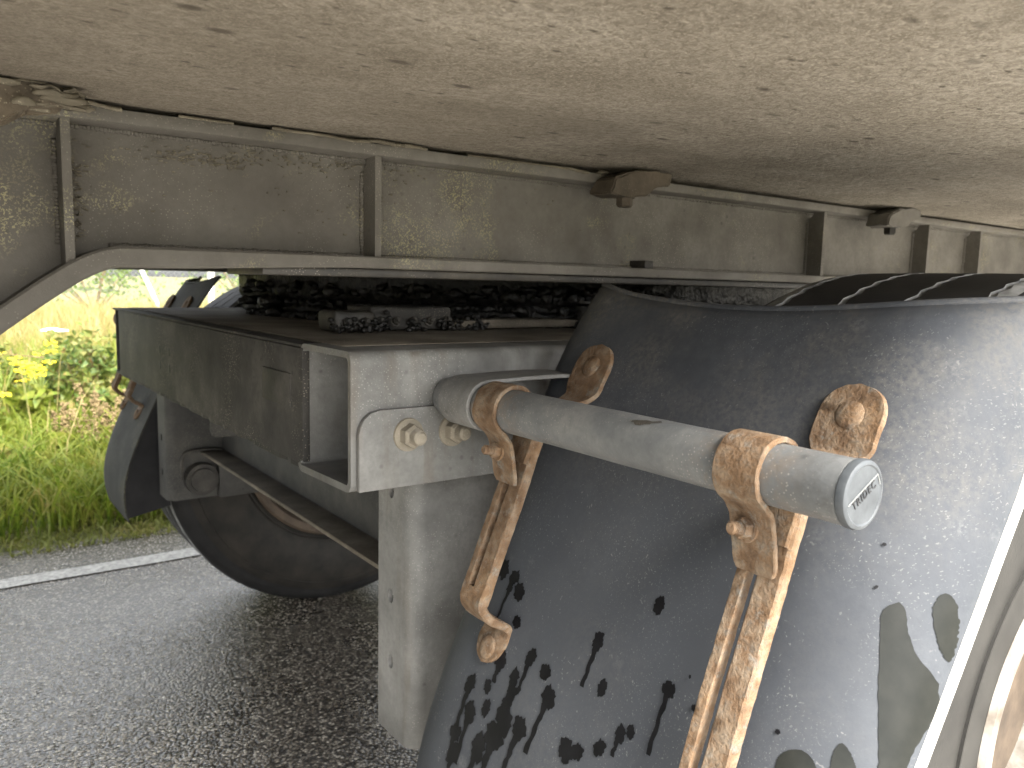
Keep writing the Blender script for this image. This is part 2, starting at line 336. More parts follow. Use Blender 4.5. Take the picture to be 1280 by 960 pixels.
def hexbolt(bm, p, d, R=0.009, h=0.007, washer=0.013, stud=0.0, sr=0.005):
    p = Vector(p); d = Vector(d).normalized()
    bm_cyl(bm, p, d, washer, washer*0.97, 0.0022, 24)
    bm_cyl(bm, p+d*0.0022, d, R, R, h*0.82, 6); bm_cyl(bm, p+d*(0.0022+h*0.82), d, R*0.97, R*0.8, h*0.18, 6)
    if stud:
        n = 5
        for i in range(n):
            bm_cyl(bm, p+d*(0.0022+h+stud*i/n), d, sr*(0.93 if i < n-1 else 0.95), sr*(1.04 if i < n-1 else 0.7), stud/n, 16)
def cut(o, cutters):
    for c in cutters:
        md = o.modifiers.new('cut', 'BOOLEAN'); md.object = c; md.operation = 'DIFFERENCE'; md.solver = 'EXACT'
    dg = bpy.context.evaluated_depsgraph_get(); me = bpy.data.meshes.new_from_object(o.evaluated_get(dg))
    o.modifiers.clear(); o.data = me
    for c in cutters: bpy.data.objects.remove(c)
    me.polygons.foreach_set('use_smooth', [True]*len(me.polygons)); me.set_sharp_from_angle(angle=math.radians(35))

# ================================================================= THE GROUND
def sheet(name, x0, x1, y0, y1, z, m, nx=1, ny=1, fn=None):
    V = []; F = []
    for j in range(ny+1):
        for i in range(nx+1):
            x = x0+(x1-x0)*i/nx; y = y0+(y1-y0)*j/ny
            V.append(fn(x, y) if fn else (x, y, z))
    for j in range(ny):
        for i in range(nx):
            k = j*(nx+1)+i; F.append((k, k+1, k+nx+2, k+nx+1))
    return add(name, mesh(name, V, F), m, None, kind='structure')
sheet('ground', -600, 600, -600, 900, -0.012, FIELD)
def edge(x): return 3.17+0.04*math.sin(x*2.1)+0.025*math.sin(x*6.3+1)+0.012*math.sin(x*19)
def road_fn(x, y): return (x, min(y, edge(x)) if y > 3.0 else y, 0.0)
sheet('road', -40, 40, -4.2, 3.4, 0, ASPH, 800, 12, road_fn)
sheet('verge', -40, 40, 3.0, 6.2, -0.004, SOIL, 160, 16, lambda x, y: (x, y, -0.006+0.05*max(0, min(1, (y-3.3)/1.2))))
sheet('road_edge_line', -40, 40, 2.812, 2.90, 0.004, PAINT, 400, 1, lambda x, y: (x, y+0.004*math.sin(x*7.7+y*9), 0.004))
def bounce_fn(x, y): return (x, y, 0.001)
BOUNCE = mat_simple('bounce_gravel', (0.35, 0.33, 0.295), (0.50, 0.475, 0.43), 14, 0.9, 0.8, 70, 0.01)
sheet('bounce_sheet', -40, 40, -9, 0.74, 0.004, BOUNCE, 40, 4, lambda x, y: (x, y, 0.004))  # unseen pale ground added to bounce light up under the deck

# ================================================================= THE TRAILER
TR = bpy.data.objects.new('semi_trailer', None); COL.objects.link(TR); TR.location = (0.98, 1.41, 0)
bpy.context.view_layer.update()
TR['label'] = 'dirty road trailer seen from underneath with chassis beam, mudguards and wheels'; TR['category'] = 'trailer'
def empty(name, loc, parent=TR):
    o = bpy.data.objects.new(name, None); COL.objects.link(o); o.location = loc
    o.parent = parent; o.matrix_parent_inverse = parent.matrix_world.inverted()
    bpy.context.view_layer.update(); return o

# ---- floor
def floor_fn(x, y):
    s_ = 0.0022*math.sin(x*3.1+y*7)+0.0016*math.sin(x*7.3-y*15+1)+0.004*math.exp(-((y-0.50+0.18*(x-1))/0.03)**2)*(0.5 if x > 0.7 else 0.0)
    return (x, y, Z(0.1445)+s_*0.7+0.001)
V = []; F = []; nx, ny = 150, 60
for j in range(ny+1):
    for i in range(nx+1): V.append(floor_fn(-1.2+7.2*(i/nx), 0.13+2.56*(j/ny)**1.3))
for j in range(ny):
    for i in range(nx):
        k = j*(nx+1)+i; F.append((k, k+nx+1, k+nx+2, k+1))
b0 = len(V); V += [(-1.2, 0.13, Z(0.18)), (6, 0.13, Z(0.18)), (6, 2.69, Z(0.18)), (-1.2, 2.69, Z(0.18))]
F.append((b0, b0+1, b0+2, b0+3))
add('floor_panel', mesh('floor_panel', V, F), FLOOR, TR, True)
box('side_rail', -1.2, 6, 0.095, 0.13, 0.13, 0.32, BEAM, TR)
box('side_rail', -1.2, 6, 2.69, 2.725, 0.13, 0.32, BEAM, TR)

# ---- chassis beams
def chassis(mirror):
    my = (lambda y: 2.82-y) if mirror else (lambda y: y)
    cb = empty('chassis_beam', (1.0, my(0.81), Z(0.02)))
    def P(name, poly, ya, yb, m=BEAM, bev=0.0): return prism(name, poly, *sorted((my(ya), my(yb))), m, cb, bev)
    low = [(6, 0.0245), (0.145, 0.0245), (0.122, 0.015), (0.10, 0.004), (0.051, -0.034), (-0.45, -0.435)]
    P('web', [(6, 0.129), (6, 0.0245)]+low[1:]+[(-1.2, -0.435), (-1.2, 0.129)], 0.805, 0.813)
    bm = bmesh.new()
    path = smooth_path([(6, 0.0255), (3, 0.0255), (1.2, 0.0255), (0.6, 0.0255), (0.25, 0.0255), (0.16, 0.0253), (0.132, 0.0235), (0.108, 0.014), (0.085, -0.001), (0.06, -0.0195), (0.03, -0.043), (0.0, -0.067), (-0.06, -0.115), (-0.2, -0.227), (-0.45, -0.427)], 5)
    P_ = path[::-1]
    sweep_xz(bm, P_, (my(0.77)+my(0.905))/2, 0.0675, lambda i: 0.0122+0.0058*max(0, min(1, (0.34-P_[i][0])/0.14)), cham=0.12)
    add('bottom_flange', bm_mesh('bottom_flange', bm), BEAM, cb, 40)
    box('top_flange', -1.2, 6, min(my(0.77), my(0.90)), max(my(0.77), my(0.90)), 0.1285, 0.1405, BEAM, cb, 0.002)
    for x in (0.103, 0.390, 1.193, 1.531, 1.739, 2.15, 2.6, 3.1):
        if mirror and x < 1: continue
        zl = -0.004 if x < 0.2 else 0.0255
        pts = [(0.775, zl), (0.775, 0.1285), (0.795, 0.1285)]+[(0.805-0.010*math.cos(q), 0.1285-0.010*math.sin(q)) for q in (0.4, 0.9, 1.3)]+[(0.8055, zl)]
        bm = bmesh.new(); t_ = 0.0036
        A = [bm.verts.new((x-t_, my(y), Z(z))) for y, z in pts]; B = [bm.verts.new((x+t_, my(y), Z(z))) for y, z in pts]
        bm.faces.new(A); bm.faces.new(B[::-1])
        for i in range(len(pts)): bm.faces.new((A[i], B[i], B[(i+1) % len(pts)], A[(i+1) % len(pts)]))
        add('stiffener', bm_mesh('stiffener', bm), BEAM, cb)
    def bead(pts, r=0.0028):
        bm = bmesh.new()
        for p, q in zip(pts[:-1], pts[1:]):
            n_ = max(2, int((Vector(q)-Vector(p)).length/0.0032))
            for i in range(n_):
                c_ = Vector(p).lerp(Vector(q), i/n_)
                bmesh.ops.create_icosphere(bm, subdivisions=1, radius=r*random.uniform(.85, 1.25), matrix=Matrix.Translation((c_.x, my(c_.y), Z(c_.z))))
        me = bm_mesh('weld_bead', bm); jitter(me, 0.0008, 200); add('weld_bead', me, BEAM, cb, True, kind='stuff')
    if not mirror:
        for x in (0.103, 0.390, 1.193, 1.531, 1.739):
            for sx in (-0.005, 0.005): bead([(x+sx, 0.8045, 0.028), (x+sx, 0.8045, 0.116)])
        bead([(0.14, 0.8040, 0.0262), (1.9, 0.8040, 0.0262)]); bead([(0.0, 0.8040, 0.1272), (1.9, 0.8040, 0.1272)], 0.0024)
        box('wear_plate', 0.27, 1.9, 0.785, 0.90, 0.004, 0.0132, DARK, cb, 0.002)
        box('weld_lug', 0.786, 0.802, 0.776, 0.806, 0.0255, 0.036, DARK, cb, 0.001)
        # frayed strip of old sealant curling out of the joint under the floor
        bm = bmesh.new(); n = 460; L = []
        for i in range(n+1):
            x = 0.085+0.62*i/n
            amp = max(0.0, 0.45+0.55*math.sin(x*19+0.5)+0.35*math.sin(x*47+1.3))
            wv = 0.0016*math.sin(x*120)+0.0016*math.sin(x*61+2)+random.uniform(-.0008, .0008)
            y = 0.7700-0.0045*amp-random.uniform(0, .0009); z = 0.1412+wv*amp*0.7
            hgt = 0.0006+0.0016*amp*abs(math.sin(x*71))+random.uniform(0, .0007)
            L.append((bm.verts.new((x, 0.7755, Z(0.1435))), bm.verts.new((x, y, Z(z+0.0008))), bm.verts.new((x, y-0.0008, Z(z-hgt))), bm.verts.new((x, 0.7735, Z(z-hgt*0.3-0.001)))))
        for i in range(n):
            if math.sin(i*0.083)+math.sin(i*0.031+2) < -0.75: continue
            for j in range(3): bm.faces.new((L[i][j], L[i][j+1], L[i+1][j+1], L[i+1][j]))
        add('sealant_strip', bm_mesh('sealant_strip', bm), SEAL, cb, True)
        # flakes of scale hanging from web and weld seams
        bm = bmesh.new()
        for i in range(420):
            k = random.random()
            if k < 0.30: x = random.gauss(0.22, 0.035); z = random.gauss(0.111, 0.004); y = 0.8045
            elif k < 0.55: x = 0.109+abs(random.gauss(0, .006)); z = random.uniform(0.03, 0.10); y = 0.804
            elif k < 0.8: x = random.gauss(0.33, 0.05); z = 0.123-abs(random.gauss(0, .008)); y = 0.804
            else: x = random.uniform(0.11, 0.7); z = random.uniform(0.03, 0.125); y = 0.8046
            l = random.uniform(.001, .0045); h_ = random.uniform(.0004, .0012)
            r_ = bmesh.ops.create_cube(bm, size=1)
            for v in r_['verts']: v.co = Vector((x+v.co.x*l, y+v.co.y*0.0018, Z(z+v.co.z*h_+v.co.x*l*random.uniform(-.3, .3)*0.6)))
        add('scale_flakes', bm_mesh('scale_flakes', bm), SEAL, cb, kind='stuff')
chassis(False); chassis(True)

box('shade_box', -1.15, -0.36, 0.145, 0.74, -0.42, 0.128, BEAM, TR, 0.006)  # unseen box added to block light from the low-x end of the deck
# ---- floor clamps with their bolts
for x, m in ((0.045, CLAMPM), (0.725, CLAMPM), (1.350, BEAM), (2.02, BEAM), (2.7, BEAM)):
    c = empty('floor_clamp', (x, 0.76, Z(0.12)))
    poly = [(-0.055, 0.112), (-0.030, 0.110), (0.012, 0.1125), (0.024, 0.119), (0.030, 0.1275), (0.058, 0.1285), (0.060, 0.1435), (0.030, 0.1455), (-0.012, 0.142), (-0.045, 0.131)]
    bm = bmesh.new(); bm_prism(bm, [(x+p*0.92, q) for p, q in poly], 0.728, 0.7685)
    bmesh.ops.bevel(bm, geom=list(bm.edges), offset=0.002, segments=2, affect='EDGES'); bmesh.ops.triangulate(bm, faces=bm.faces)
    bmesh.ops.subdivide_edges(bm, edges=list(bm.edges), cuts=2)
    me = bm_mesh('clamp_plate', bm); jitter(me, 0.0019, 75, x); add('clamp_plate', me, m, c, 40)
    bm = bmesh.new(); hexbolt(bm, (x-0.008, 0.748, Z(0.1125)), (0, 0, -1), 0.0105, 0.011, 0.013)
    add('bolt', bm_mesh('bolt', bm), CLAMPM if m is CLAMPM else DARK, c, 30)
    # crust of old sealant above the first clamp
    if x < 0.1:
        bm = bmesh.new()
        for i in range(60):
            q = Vector((x+random.uniform(-.05, .06), random.uniform(.716, .765), Z(0.139+random.uniform(-.012, .005))))
            bmesh.ops.create_icosphere(bm, subdivisions=2, radius=1, matrix=Matrix.Translation(q) @ Matrix.Diagonal((random.uniform(.006, .018), random.uniform(.003, .006), random.uniform(.0012, .0035), 1)))
        me = bm_mesh('sealant_crust', bm); jitter(me, 0.0034, 110); add('sealant_crust', me, SEAL, c, True, kind='stuff')

# ---- open box tube along the trailer, with the cross member running across
bx = empty('longitudinal_tube', (0.36, 0.78, Z(-0.21)))
def rrect(y0, y1, z0, z1, r, n=5):
    out = []
    for cy, cz, a0 in ((y1-r, z1-r, 0), (y0+r, z1-r, 90), (y0+r, z0+r, 180), (y1-r, z0+r, 270)):
        out += [(cy+r*math.cos(math.radians(a0+90*i/n)), cz+r*math.sin(math.radians(a0+90*i/n))) for i in range(n+1)]
    return out
O_ = rrect(0.72, 0.849, -0.211, -0.069, 0.011); I_ = rrect(0.7265, 0.8425, -0.2035, -0.0755, 0.005)
bm = bmesh.new(); n = len(O_)
rag = [0.0]*n
for i, (y, z) in enumerate(O_):
    if z < -0.2 and y > 0.74: rag[i] = -0.004
rings = [[bm.verts.new((x+(rag[i] if k in (0, 3) else 0), y, Z(z))) for i, (y, z) in enumerate(S)] for k, (x, S) in enumerate(((0.333, O_), (1.30, O_), (1.30, I_), (0.333, I_)))]
for a_, b_ in ((0, 1), (1, 2), (2, 3), (3, 0)):
    for i in range(n): bm.faces.new((rings[a_][i], rings[a_][(i+1) % n], rings[b_][(i+1) % n], rings[b_][i]))
add('box_section', bm_mesh('box_section', bm), GALV, bx, 35)
cm_ = empty('cross_member', (0.36, 1.4, Z(-0.21)))
box('face_web', 0.3318, 0.3405, 0.8415, 1.862, -0.205, -0.0745, CROSS, cm_, 0.001)
box('top_web', 0.3335, 0.47, 0.8495, 1.932, -0.0745, -0.0705, CROSS, cm_, 0.001)
prism_b = []
n = 60
for i in range(n+1): prism_b.append((0.8495+1.08*i/n, 0.334+random.uniform(0, .0035)*(1 if random.random() < .6 else 0)))
bm = bmesh.new()
A = [[bm.verts.new((x, y, Z(z))) for z in (-0.2055, -0.2115)] for y, x in prism_b]; B = [[bm.verts.new((0.47, y, Z(z))) for z in (-0.2055, -0.2115)] for y, x in prism_b]
for i in range(n):
    for S in ((A[i][0], A[i+1][0], B[i+1][0], B[i][0]), (A[i][1], B[i][1], B[i+1][1], A[i+1][1]), (A[i][0], A[i][1], A[i+1][1], A[i+1][0])): bm.faces.new(S)
add('bottom_web', bm_mesh('bottom_web', bm), CROSS, cm_)
box('back_web', 0.462, 0.468, 0.852, 1.92, -0.205, -0.0745, CROSS, cm_, 0.001)
box('far_end_plate', 0.338, 0.47, 1.926, 1.9325, -0.2115, -0.0705, CROSS, cm_, 0.001)
box('backing_plate', 0.3302, 0.3322, 0.875, 0.967, -0.145, -0.106, CROSS, cm_, 0.0006)
for y in (1.436, 1.502):
    for z in (-0.127, -0.155): box('slot', 0.3312, 0.3322, y-0.004, y+0.004, z-0.007, z+0.007, INK, cm_, 0.0003)
# greasy top
box('turntable_base', 0.355, 1.9, 0.785, 1.88, -0.0699, -0.0680, DUSTY, TR, 0.001)

# ---- slewing ring, caked in grease
bm = bmesh.new()
prof = [(0.62, -0.066), (0.63, -0.05), (0.615, -0.04), (0.63, -0.028), (0.63, 0.022), (0.60, 0.034), (0.5, 0.034), (0.5, -0.066)]
seg = 260; R_ = []
for i in range(seg):
    a_ = 2*math.pi*i/seg
    R_.append([bm.verts.new((1.15+r*math.cos(a_), 1.55+r*math.sin(a_), Z(z))) for r, z in prof])
for i in range(seg):
    for j in range(len(prof)): bm.faces.new((R_[i][j], R_[i][(j+1) % 8], R_[(i+1) % seg][(j+1) % 8], R_[(i+1) % seg][j]))
bmesh.ops.subdivide_edges(bm, edges=[e_ for e_ in bm.edges], cuts=1)
me = bm_mesh('slewing_ring', bm); jitter(me, 0.009, 30)
ring = add('slewing_ring', me, GREASE, TR, True)
bm = bmesh.new()
for i in range(300):
    a_ = math.radians(random.uniform(178, 272)); r = 0.63+random.uniform(-.012, .03)
    q = Vector((1.15+r*math.cos(a_), 1.55+r*math.sin(a_), Z(random.choice([-0.064, -0.06, -0.04, -0.02, -0.01]))))
    if q.y < 0.93: continue
    s_ = random.uniform(.004, .014)
    bmesh.ops.create_icosphere(bm, subdivisions=2, radius=1, matrix=Matrix.Translation(q) @ Matrix.Diagonal((s_*random.uniform(.8, 2), s_, s_*random.uniform(.5, .9), 1)))
me = bm_mesh('grease_lumps', bm); jitter(me, 0.006, 70); add('grease_lumps', me, GREASE, ring, True, kind='stuff')
# bolted grease block in front of the ring
gb = empty('bolted_bar', (0.6, 0.99, Z(-0.065)))
for nm, x0, x1, y0, y1, hz, m in (('bar_block', 0.425, 0.482, 0.965, 1.02, 0.026, DARK), ('bar_block', 0.484, 0.612, 0.985, 1.06, 0.031, CROSS), ('bar_block', 0.612, 0.93, 0.975, 1.03, 0.013, DUSTY)):
    bm = bmesh.new(); bm_box(bm, x0, x1, y0, y1, -0.0655, -0.0655+hz, 0.004)
    bmesh.ops.subdivide_edges(bm, edges=list(bm.edges), cuts=3, use_grid_fill=True); me = bm_mesh(nm, bm); jitter(me, 0.0016, 55, x0); add(nm, me, m, gb, 50)
for x in (0.440, 0.466, 0.498, 0.522, 0.548, 0.575, 0.603):
    bm = bmesh.new(); hexbolt(bm, (x, 0.966 if x < .48 else 0.986, Z(-0.054)), (0, -1, 0.25), 0.006, 0.006, 0.008, 0.005, 0.0035)
    add('bolt', bm_mesh('bolt', bm), DARK, gb, 30)
bm = bmesh.new()
for i in range(190):
    x = random.choice([0.43, 0.45, 0.47, 0.498, 0.548, 0.60, 0.615, 0.63, 0.645, 0.655])+random.uniform(-.012, .012)
    q = Vector((x, (0.966 if x < .484 else 0.982)-random.uniform(0, .012), Z(-0.0655+abs(random.gauss(0, .008)))))
    s_ = random.uniform(.0015, .0042)
    bmesh.ops.create_icosphere(bm, subdivisions=1, radius=1, matrix=Matrix.Translation(q) @ Matrix.Diagonal((s_*1.4, s_, s_, 1)))
me = bm_mesh('grease_crumbs', bm); jitter(me, 0.0014, 160); add('grease_crumbs', me, GREASE, gb, True, kind='stuff')
bm = bmesh.new(); bm_cyl(bm, (0.86, 0.97, Z(-0.055)), (0, 0, 1), 0.018, 0.017, 0.02, 24)
for k in range(4): bm_cyl(bm, (0.86, 0.97, Z(-0.053+k*0.0085)), (0, 0, 1), 0.021, 0.021, 0.004, 24)
add('grease_nipple', bm_mesh('grease_nipple', bm), DARK, gb, 30)

# ---- bracket plate, two bolts, saddle for the mudguard tube
bp = empty('tube_bracket', (0.45, 0.715, Z(-0.21)))
poly = [(0.3385, -0.2085), (0.56, -0.2085), (0.56, -0.127), (0.362, -0.127)]+[(0.362-0.0235*math.sin(math.radians(q)), -0.1505+0.0235*math.cos(math.radians(q))) for q in (25, 50, 75, 90)]
prism('bracket_plate', poly, 0.7125, 0.7185, GALV, bp, 0.0012)
for x in (0.393, 0.446):
    bm = bmesh.new(); hexbolt(bm, (x, 0.7125, Z(-0.1545)), (0.04, -1, 0.0), 0.0122, 0.0125, 0.0175, 0.011, 0.0074)
    add('hex_bolt', bm_mesh('hex_bolt', bm), BOLT, bp, 30)
bm = bmesh.new()
path = smooth_path([(0.592, -0.1085), (0.575, -0.0995), (0.54, -0.0962), (0.49, -0.0962), (0.455, -0.0973)], 4)[:-1]+arc(0.4428, -0.1188, 0.0215, 90, 270, 16)+[(0.46, -0.1415), (0.50, -0.146), (0.54, -0.153)]
sweep_xz(bm, path, 0.6685, 0.0265, 0.0040, cham=0.15)
add('saddle', bm_mesh('saddle', bm), GALV, bp, 40)

# ---- mudguard profile (x as a function of height), from the wheel's centre line
gp = np.array([(0.654, 0.0), (0.628, -0.032), (0.603, -0.067), (0.572, -0.129), (0.534, -0.209), (0.498, -0.295), (0.468, -0.362), (0.438, -0.427), (0.424, -0.474), (0.414, -0.517), (0.412, -0.56), (0.418, -0.60)])
GC = np.polyfit(gp[:, 1], gp[:, 0]-0.035, 6)
YI, YO = 0.700, 0.240
def gx(z): return float(np.polyval(GC, z))
def goff(y, z):
    o_ = 0.0
    if y < 0.335:
        t = min((0.335-y)/0.096, 0.985); A_ = 0.062+0.30*max(0, min(0.2, z+0.34)); o_ = A_*(1-math.sqrt(1-t*t))
    elif y > 0.640:
        t = min((y-0.640)/0.0605, 0.985); o_ = 0.034*(1-math.sqrt(1-t*t))
    return o_
def gsurf(y, z, lift=0.0):
    f_ = lambda yy, zz: Vector((gx(zz)+goff(yy, zz), yy, zz))
    p = f_(y, z)
    if lift:
        dy = f_(y+.001, z)-p; dz = f_(y, z+.001)-p; n_ = dz.cross(dy).normalized()
        if n_.x > 0: n_ = -n_
        p = p+n_*lift
    return p
def gsurf_far(y, z):
    o_ = 0.0
    if y < 0.46: t = min((0.46-y)/0.165, 0.985); o_ = 0.075*(1-math.sqrt(1-t*t))
    return Vector((gx(z)+o_, y, z))
def ztop(y): t = (y-YO)/(YI-YO); return -0.002-0.0155*math.sin(math.pi*min(1, max(0, t)))**1.3+0.004*math.exp(-((t-0.95)/0.08)**2)
def make_guard(mirror):
    my = (lambda y: 2.82-y) if mirror else (lambda y: y)
    fx = lambda z: 0.0
    surf = gsurf_far if mirror else gsurf; yo = 0.30 if mirror else YO
    bm = bmesh.new(); nu, nv = 46, 70; grid = []
    ys = [yo+(YI-yo)*(0.5-0.5*math.cos(math.pi*j/nv)) for j in range(nv+1)]
    zb = lambda y: -0.60-0.012*math.sin((y-YO)*5)
    for i in range(nu+1):
        row = []
        for y in ys:
            z = ztop(y)+(zb(y)-ztop(y))*i/nu; p = surf(y, z); row.append(bm.verts.new((p.x+fx(z), my(y), Z(p.z))))
        grid.append(row)
    for i in range(nu):
        for j in range(nv):
            q = (grid[i][j], grid[i][j+1], grid[i+1][j+1], grid[i+1][j]); bm.faces.new(q if not mirror else q[::-1])
    me = bm_mesh('mudguard', bm, False)
    o = add('mudguard', me, GUARDF if mirror else GUARD, TR, True)
    md = o.modifiers.new('thick', 'SOLIDIFY'); md.thickness = 0.004; md.offset = 0
    # rolled bead along the top edge, sky glint painted pale along the outer edge
    def tubepath(pts, r, name, m):
        bm = bmesh.new(); L = []
        for i, p in enumerate(pts):
            t = (pts[min(i+1, len(pts)-1)]-pts[max(i-1, 0)]).normalized(); a_ = t.orthogonal().normalized(); b_ = t.cross(a_)
            L.append([bm.verts.new(p+a_*r*math.cos(k*math.pi/4)+b_*r*math.sin(k*math.pi/4)) for k in range(8)])
        # keep ring twist consistent
        for i in range(1, len(L)):
            best = min(range(8), key=lambda s_: (L[i][s_].co-L[i-1][0].co).length); L[i] = L[i][best:]+L[i][:best]
        for i in range(len(L)-1):
            for k in range(8): bm.faces.new((L[i][k], L[i][(k+1) % 8], L[i+1][(k+1) % 8], L[i+1][k]))
        add(name, bm_mesh(name, bm), m, o, True)
    W = lambda p: Vector((p.x+fx(p.z), my(p.y), Z(p.z)))
    zs = [-0.16-0.44*i/22 for i in range(23)]; ed = [((gx(z) if mirror else gx(z)+goff(YI, z))+0.002, z) for z in zs]; bk = [(x+0.10, z+0.02) for x, z in ed[::-1]]
    prism('side_flap', ed+bk, *sorted((my(0.6945), my(0.6985))), FLAP, o)
    tubepath([W(surf(y, ztop(y))) for y in ys], 0.0036, 'rolled_edge', GUARDF if mirror else GUARD)
    tubepath([W(surf(yo, 0.001-0.60*i/60)+Vector((0.004, -0.0005, 0))) for i in range(61)], 0.0052, 'edge_glint', EDGE_GLINT)
    # ---- tube across the guard
    tb = empty('guard_tube', (0.4428, my(0.48), Z(-0.14)))
    bm = bmesh.new()
    pr = [(0.714, 0.0), (0.714, 0.0185), (0.7135, 0.0207)]+[(0.70-0.4435*k/24, 0.0207) for k in range(25)]+[(0.2560, 0.0203), (0.2558, 0.0)]
    lathe_y(bm, [(my(y if not mirror else max(y, 0.39)), r) for y, r in pr], 0.4428, -0.1188, 48)
    me = bm_mesh('tube', bm); jitter(me, 0.00025, 60); add('tube', me, TUBE, tb, 35)
    if not mirror:
        V = []; n = 20
        for i in range(n):
            a_ = 2*math.pi*i/n; rr_ = 1+0.3*math.sin(3*a_+1)+0.2*math.sin(7*a_)
            th_ = math.radians(118)+0.20*rr_*math.sin(a_); yy_ = 0.420+0.0085*rr_*math.cos(a_)+0.010*math.sin(a_)
            V.append((0.4428+0.0213*math.cos(th_), yy_, Z(-0.1188)+0.0213*math.sin(th_)))
        add('paint_chip', mesh('paint_chip', V, [tuple(range(n))]), DARK, tb)
        bm = bmesh.new()
        lathe_y(bm, [(0.2562, 0.0), (0.2562, 0.0206), (0.2552, 0.0214), (0.2520, 0.0216), (0.2500, 0.0210), (0.2491, 0.0196), (0.2490, 0.0185), (0.2496, 0.0176), (0.2498, 0.0)], 0.4428, -0.1188, 64)
        cp = add('end_cap', bm_mesh('end_cap', bm), CAP, tb, 28)
        cu = bpy.data.curves.new('t', 'FONT'); cu.body = 'TRIDEC'; cu.size = 0.0074; cu.extrude = 0.00025; cu.align_x = 'CENTER'; cu.align_y = 'CENTER'; cu.space_character = 1.22
        to = bpy.data.objects.new('t', cu); COL.objects.link(to); bpy.context.view_layer.update()
        me = bpy.data.meshes.new_from_object(to.evaluated_get(bpy.context.evaluated_depsgraph_get())); bpy.data.objects.remove(to)
        T = Matrix.Translation((0.4428, 0.24945, Z(-0.1188))) @ Matrix.Rotation(math.radians(-28), 4, 'Y') @ Matrix.Rotation(math.radians(90), 4, 'X')
        me.transform(T @ Matrix.Diagonal((0.88, 1, 1, 1)))
        me.name = 'embossed_letters'; add('embossed_letters', me, INK, cp)
        bm = bmesh.new()
        for (a0, a1, b0_, b1) in ((-0.0165, 0.0170, 0.0036, 0.0041), (0.0166, 0.0171, -0.0036, 0.0036)):
            r_ = bmesh.ops.create_cube(bm, size=1)
            for v in r_['verts']: v.co = Vector(((a0+a1)/2+v.co.x*(a1-a0), (b0_+b1)/2+v.co.y*(b1-b0_), v.co.z*0.0006))
        bm.transform(T); add('embossed_frame', bm_mesh('embossed_frame', bm), EMB, cp)
    # ---- two rusty straps with clamps
    for yc, zlow, m, lz in (((0.615, -0.300, RUST, -0.010), (0.325, -0.365, RUSTP, -0.018)) if not mirror else ((0.60, -0.300, RUST, 0), (0.42, -0.300, RUST, 0))):
        st = empty('guard_strap', (0.44, my(yc), Z(zlow)))
        hw = 0.0165; g = lambda z, d=0.0: (gx(z+lz)+goff(yc, z+lz)-0.0030-d, z+lz)
        bm = bmesh.new()
        # upper lug lying on the guard, bend, run behind the tube
        top = smooth_path([g(-0.052), g(-0.062), g(-0.075), g(-0.090), g(-0.103), (0.530+lz*0.6, -0.113+lz*0.7), (0.506, -0.1175+lz*0.5), (0.486, -0.124+lz*0.2), (0.4755, -0.137), (0.468, -0.155), (0.4605, -0.172)], 5)
        nT = len(top)
        def w_top(i):
            t = i/5.0
            if t < 2: return max(0.0015, 0.0265*math.sqrt(max(0, 1-(1-t/2)**2)))
            if t < 3.2: return 0.0265
            if t < 5.2: return 0.0265+(hw-0.0265)*(t-3.2)/2
            return hw
        sweep_xz(bm, top, my(yc), w_top, 0.005, cham=0.3)
        low_z0 = -0.172
        lw = [(0.4745, -0.131), (0.4672, -0.150), (0.4585, low_z0), (0.447, -0.203), (0.433, -0.236), (0.419, -0.270), (0.407, -0.300)] if zlow > -0.33 else [(0.4745, -0.131), (0.4672, -0.150), (0.4585, low_z0), (0.447, -0.203), (0.433, -0.238), (0.418, -0.276), (0.404, -0.315), (0.391, -0.352), (0.386, -0.368)]
        lw = smooth_path(lw, 5)
        sweep_xz(bm, lw, my(yc+0.0140), 0.0042, 0.010, -0.010, cham=0.14)
        sweep_xz(bm, lw, my(yc-0.0080), 0.0100, 0.011, -0.011, cham=0.16)
        e_ = lw[-1]; bt = smooth_path([(lw[-3][0], lw[-3][1]), (e_[0]+0.0005, e_[1]-0.004), (e_[0]+0.012, e_[1]-0.020), (gx(e_[1]-0.034)-0.003, e_[1]-0.034), (gx(e_[1]-0.052)-0.003, e_[1]-0.052), (gx(e_[1]-0.068)-0.003, e_[1]-0.068)], 5)
        nB = len(bt)
        def w_bot(i):
            t = (nB-1-i)/5.0
            if t < 1.6: return max(0.0015, 0.0215*math.sqrt(max(0, 1-(1-t/1.6)**2)))
            return 0.0215-0.0035*min(1, (t-1.6)/1.5)
        sweep_xz(bm, bt, my(yc), w_bot, lambda i: 0.011-0.006*i/(nB-1), lambda i: -0.0108*(1-i/(nB-1)), cham=0.2)
        bmesh.ops.subdivide_edges(bm, edges=[q for q in bm.edges if q.calc_length() > 0.006], cuts=1)
        me = bm_mesh('strap_bar', bm); jitter(me, 0.0005, 140, yc); add('strap_bar', me, m, st, 40)
        # rivets
        for nm, zz in (('rivet', -0.072+lz), ('rivet', e_[1]-0.053)):
            bm = bmesh.new(); p = Vector((gx(zz)+goff(yc, zz)-0.0078, my(yc), Z(zz)))
            nrm = Vector((-1, 0, (gx(zz+.002)-gx(zz-.002))/.004)).normalized()
            bmesh.ops.create_uvsphere(bm, u_segments=20, v_segments=10, radius=1, matrix=Matrix.Translation(p) @ nrm.to_track_quat('Z', 'Y').to_matrix().to_4x4() @ Matrix.Diagonal((0.0118, 0.0118, 0.0036, 1)))
            me = bm_mesh(nm, bm); jitter(me, 0.0004, 120); add(nm, me, m, st, True)
        # clamp band round the tube with its flat tail
        bm = bmesh.new(); cx, cz, rr = 0.4428, -0.1188, 0.0212
        path = arc(cx, cz, rr, -38, 224, 34)
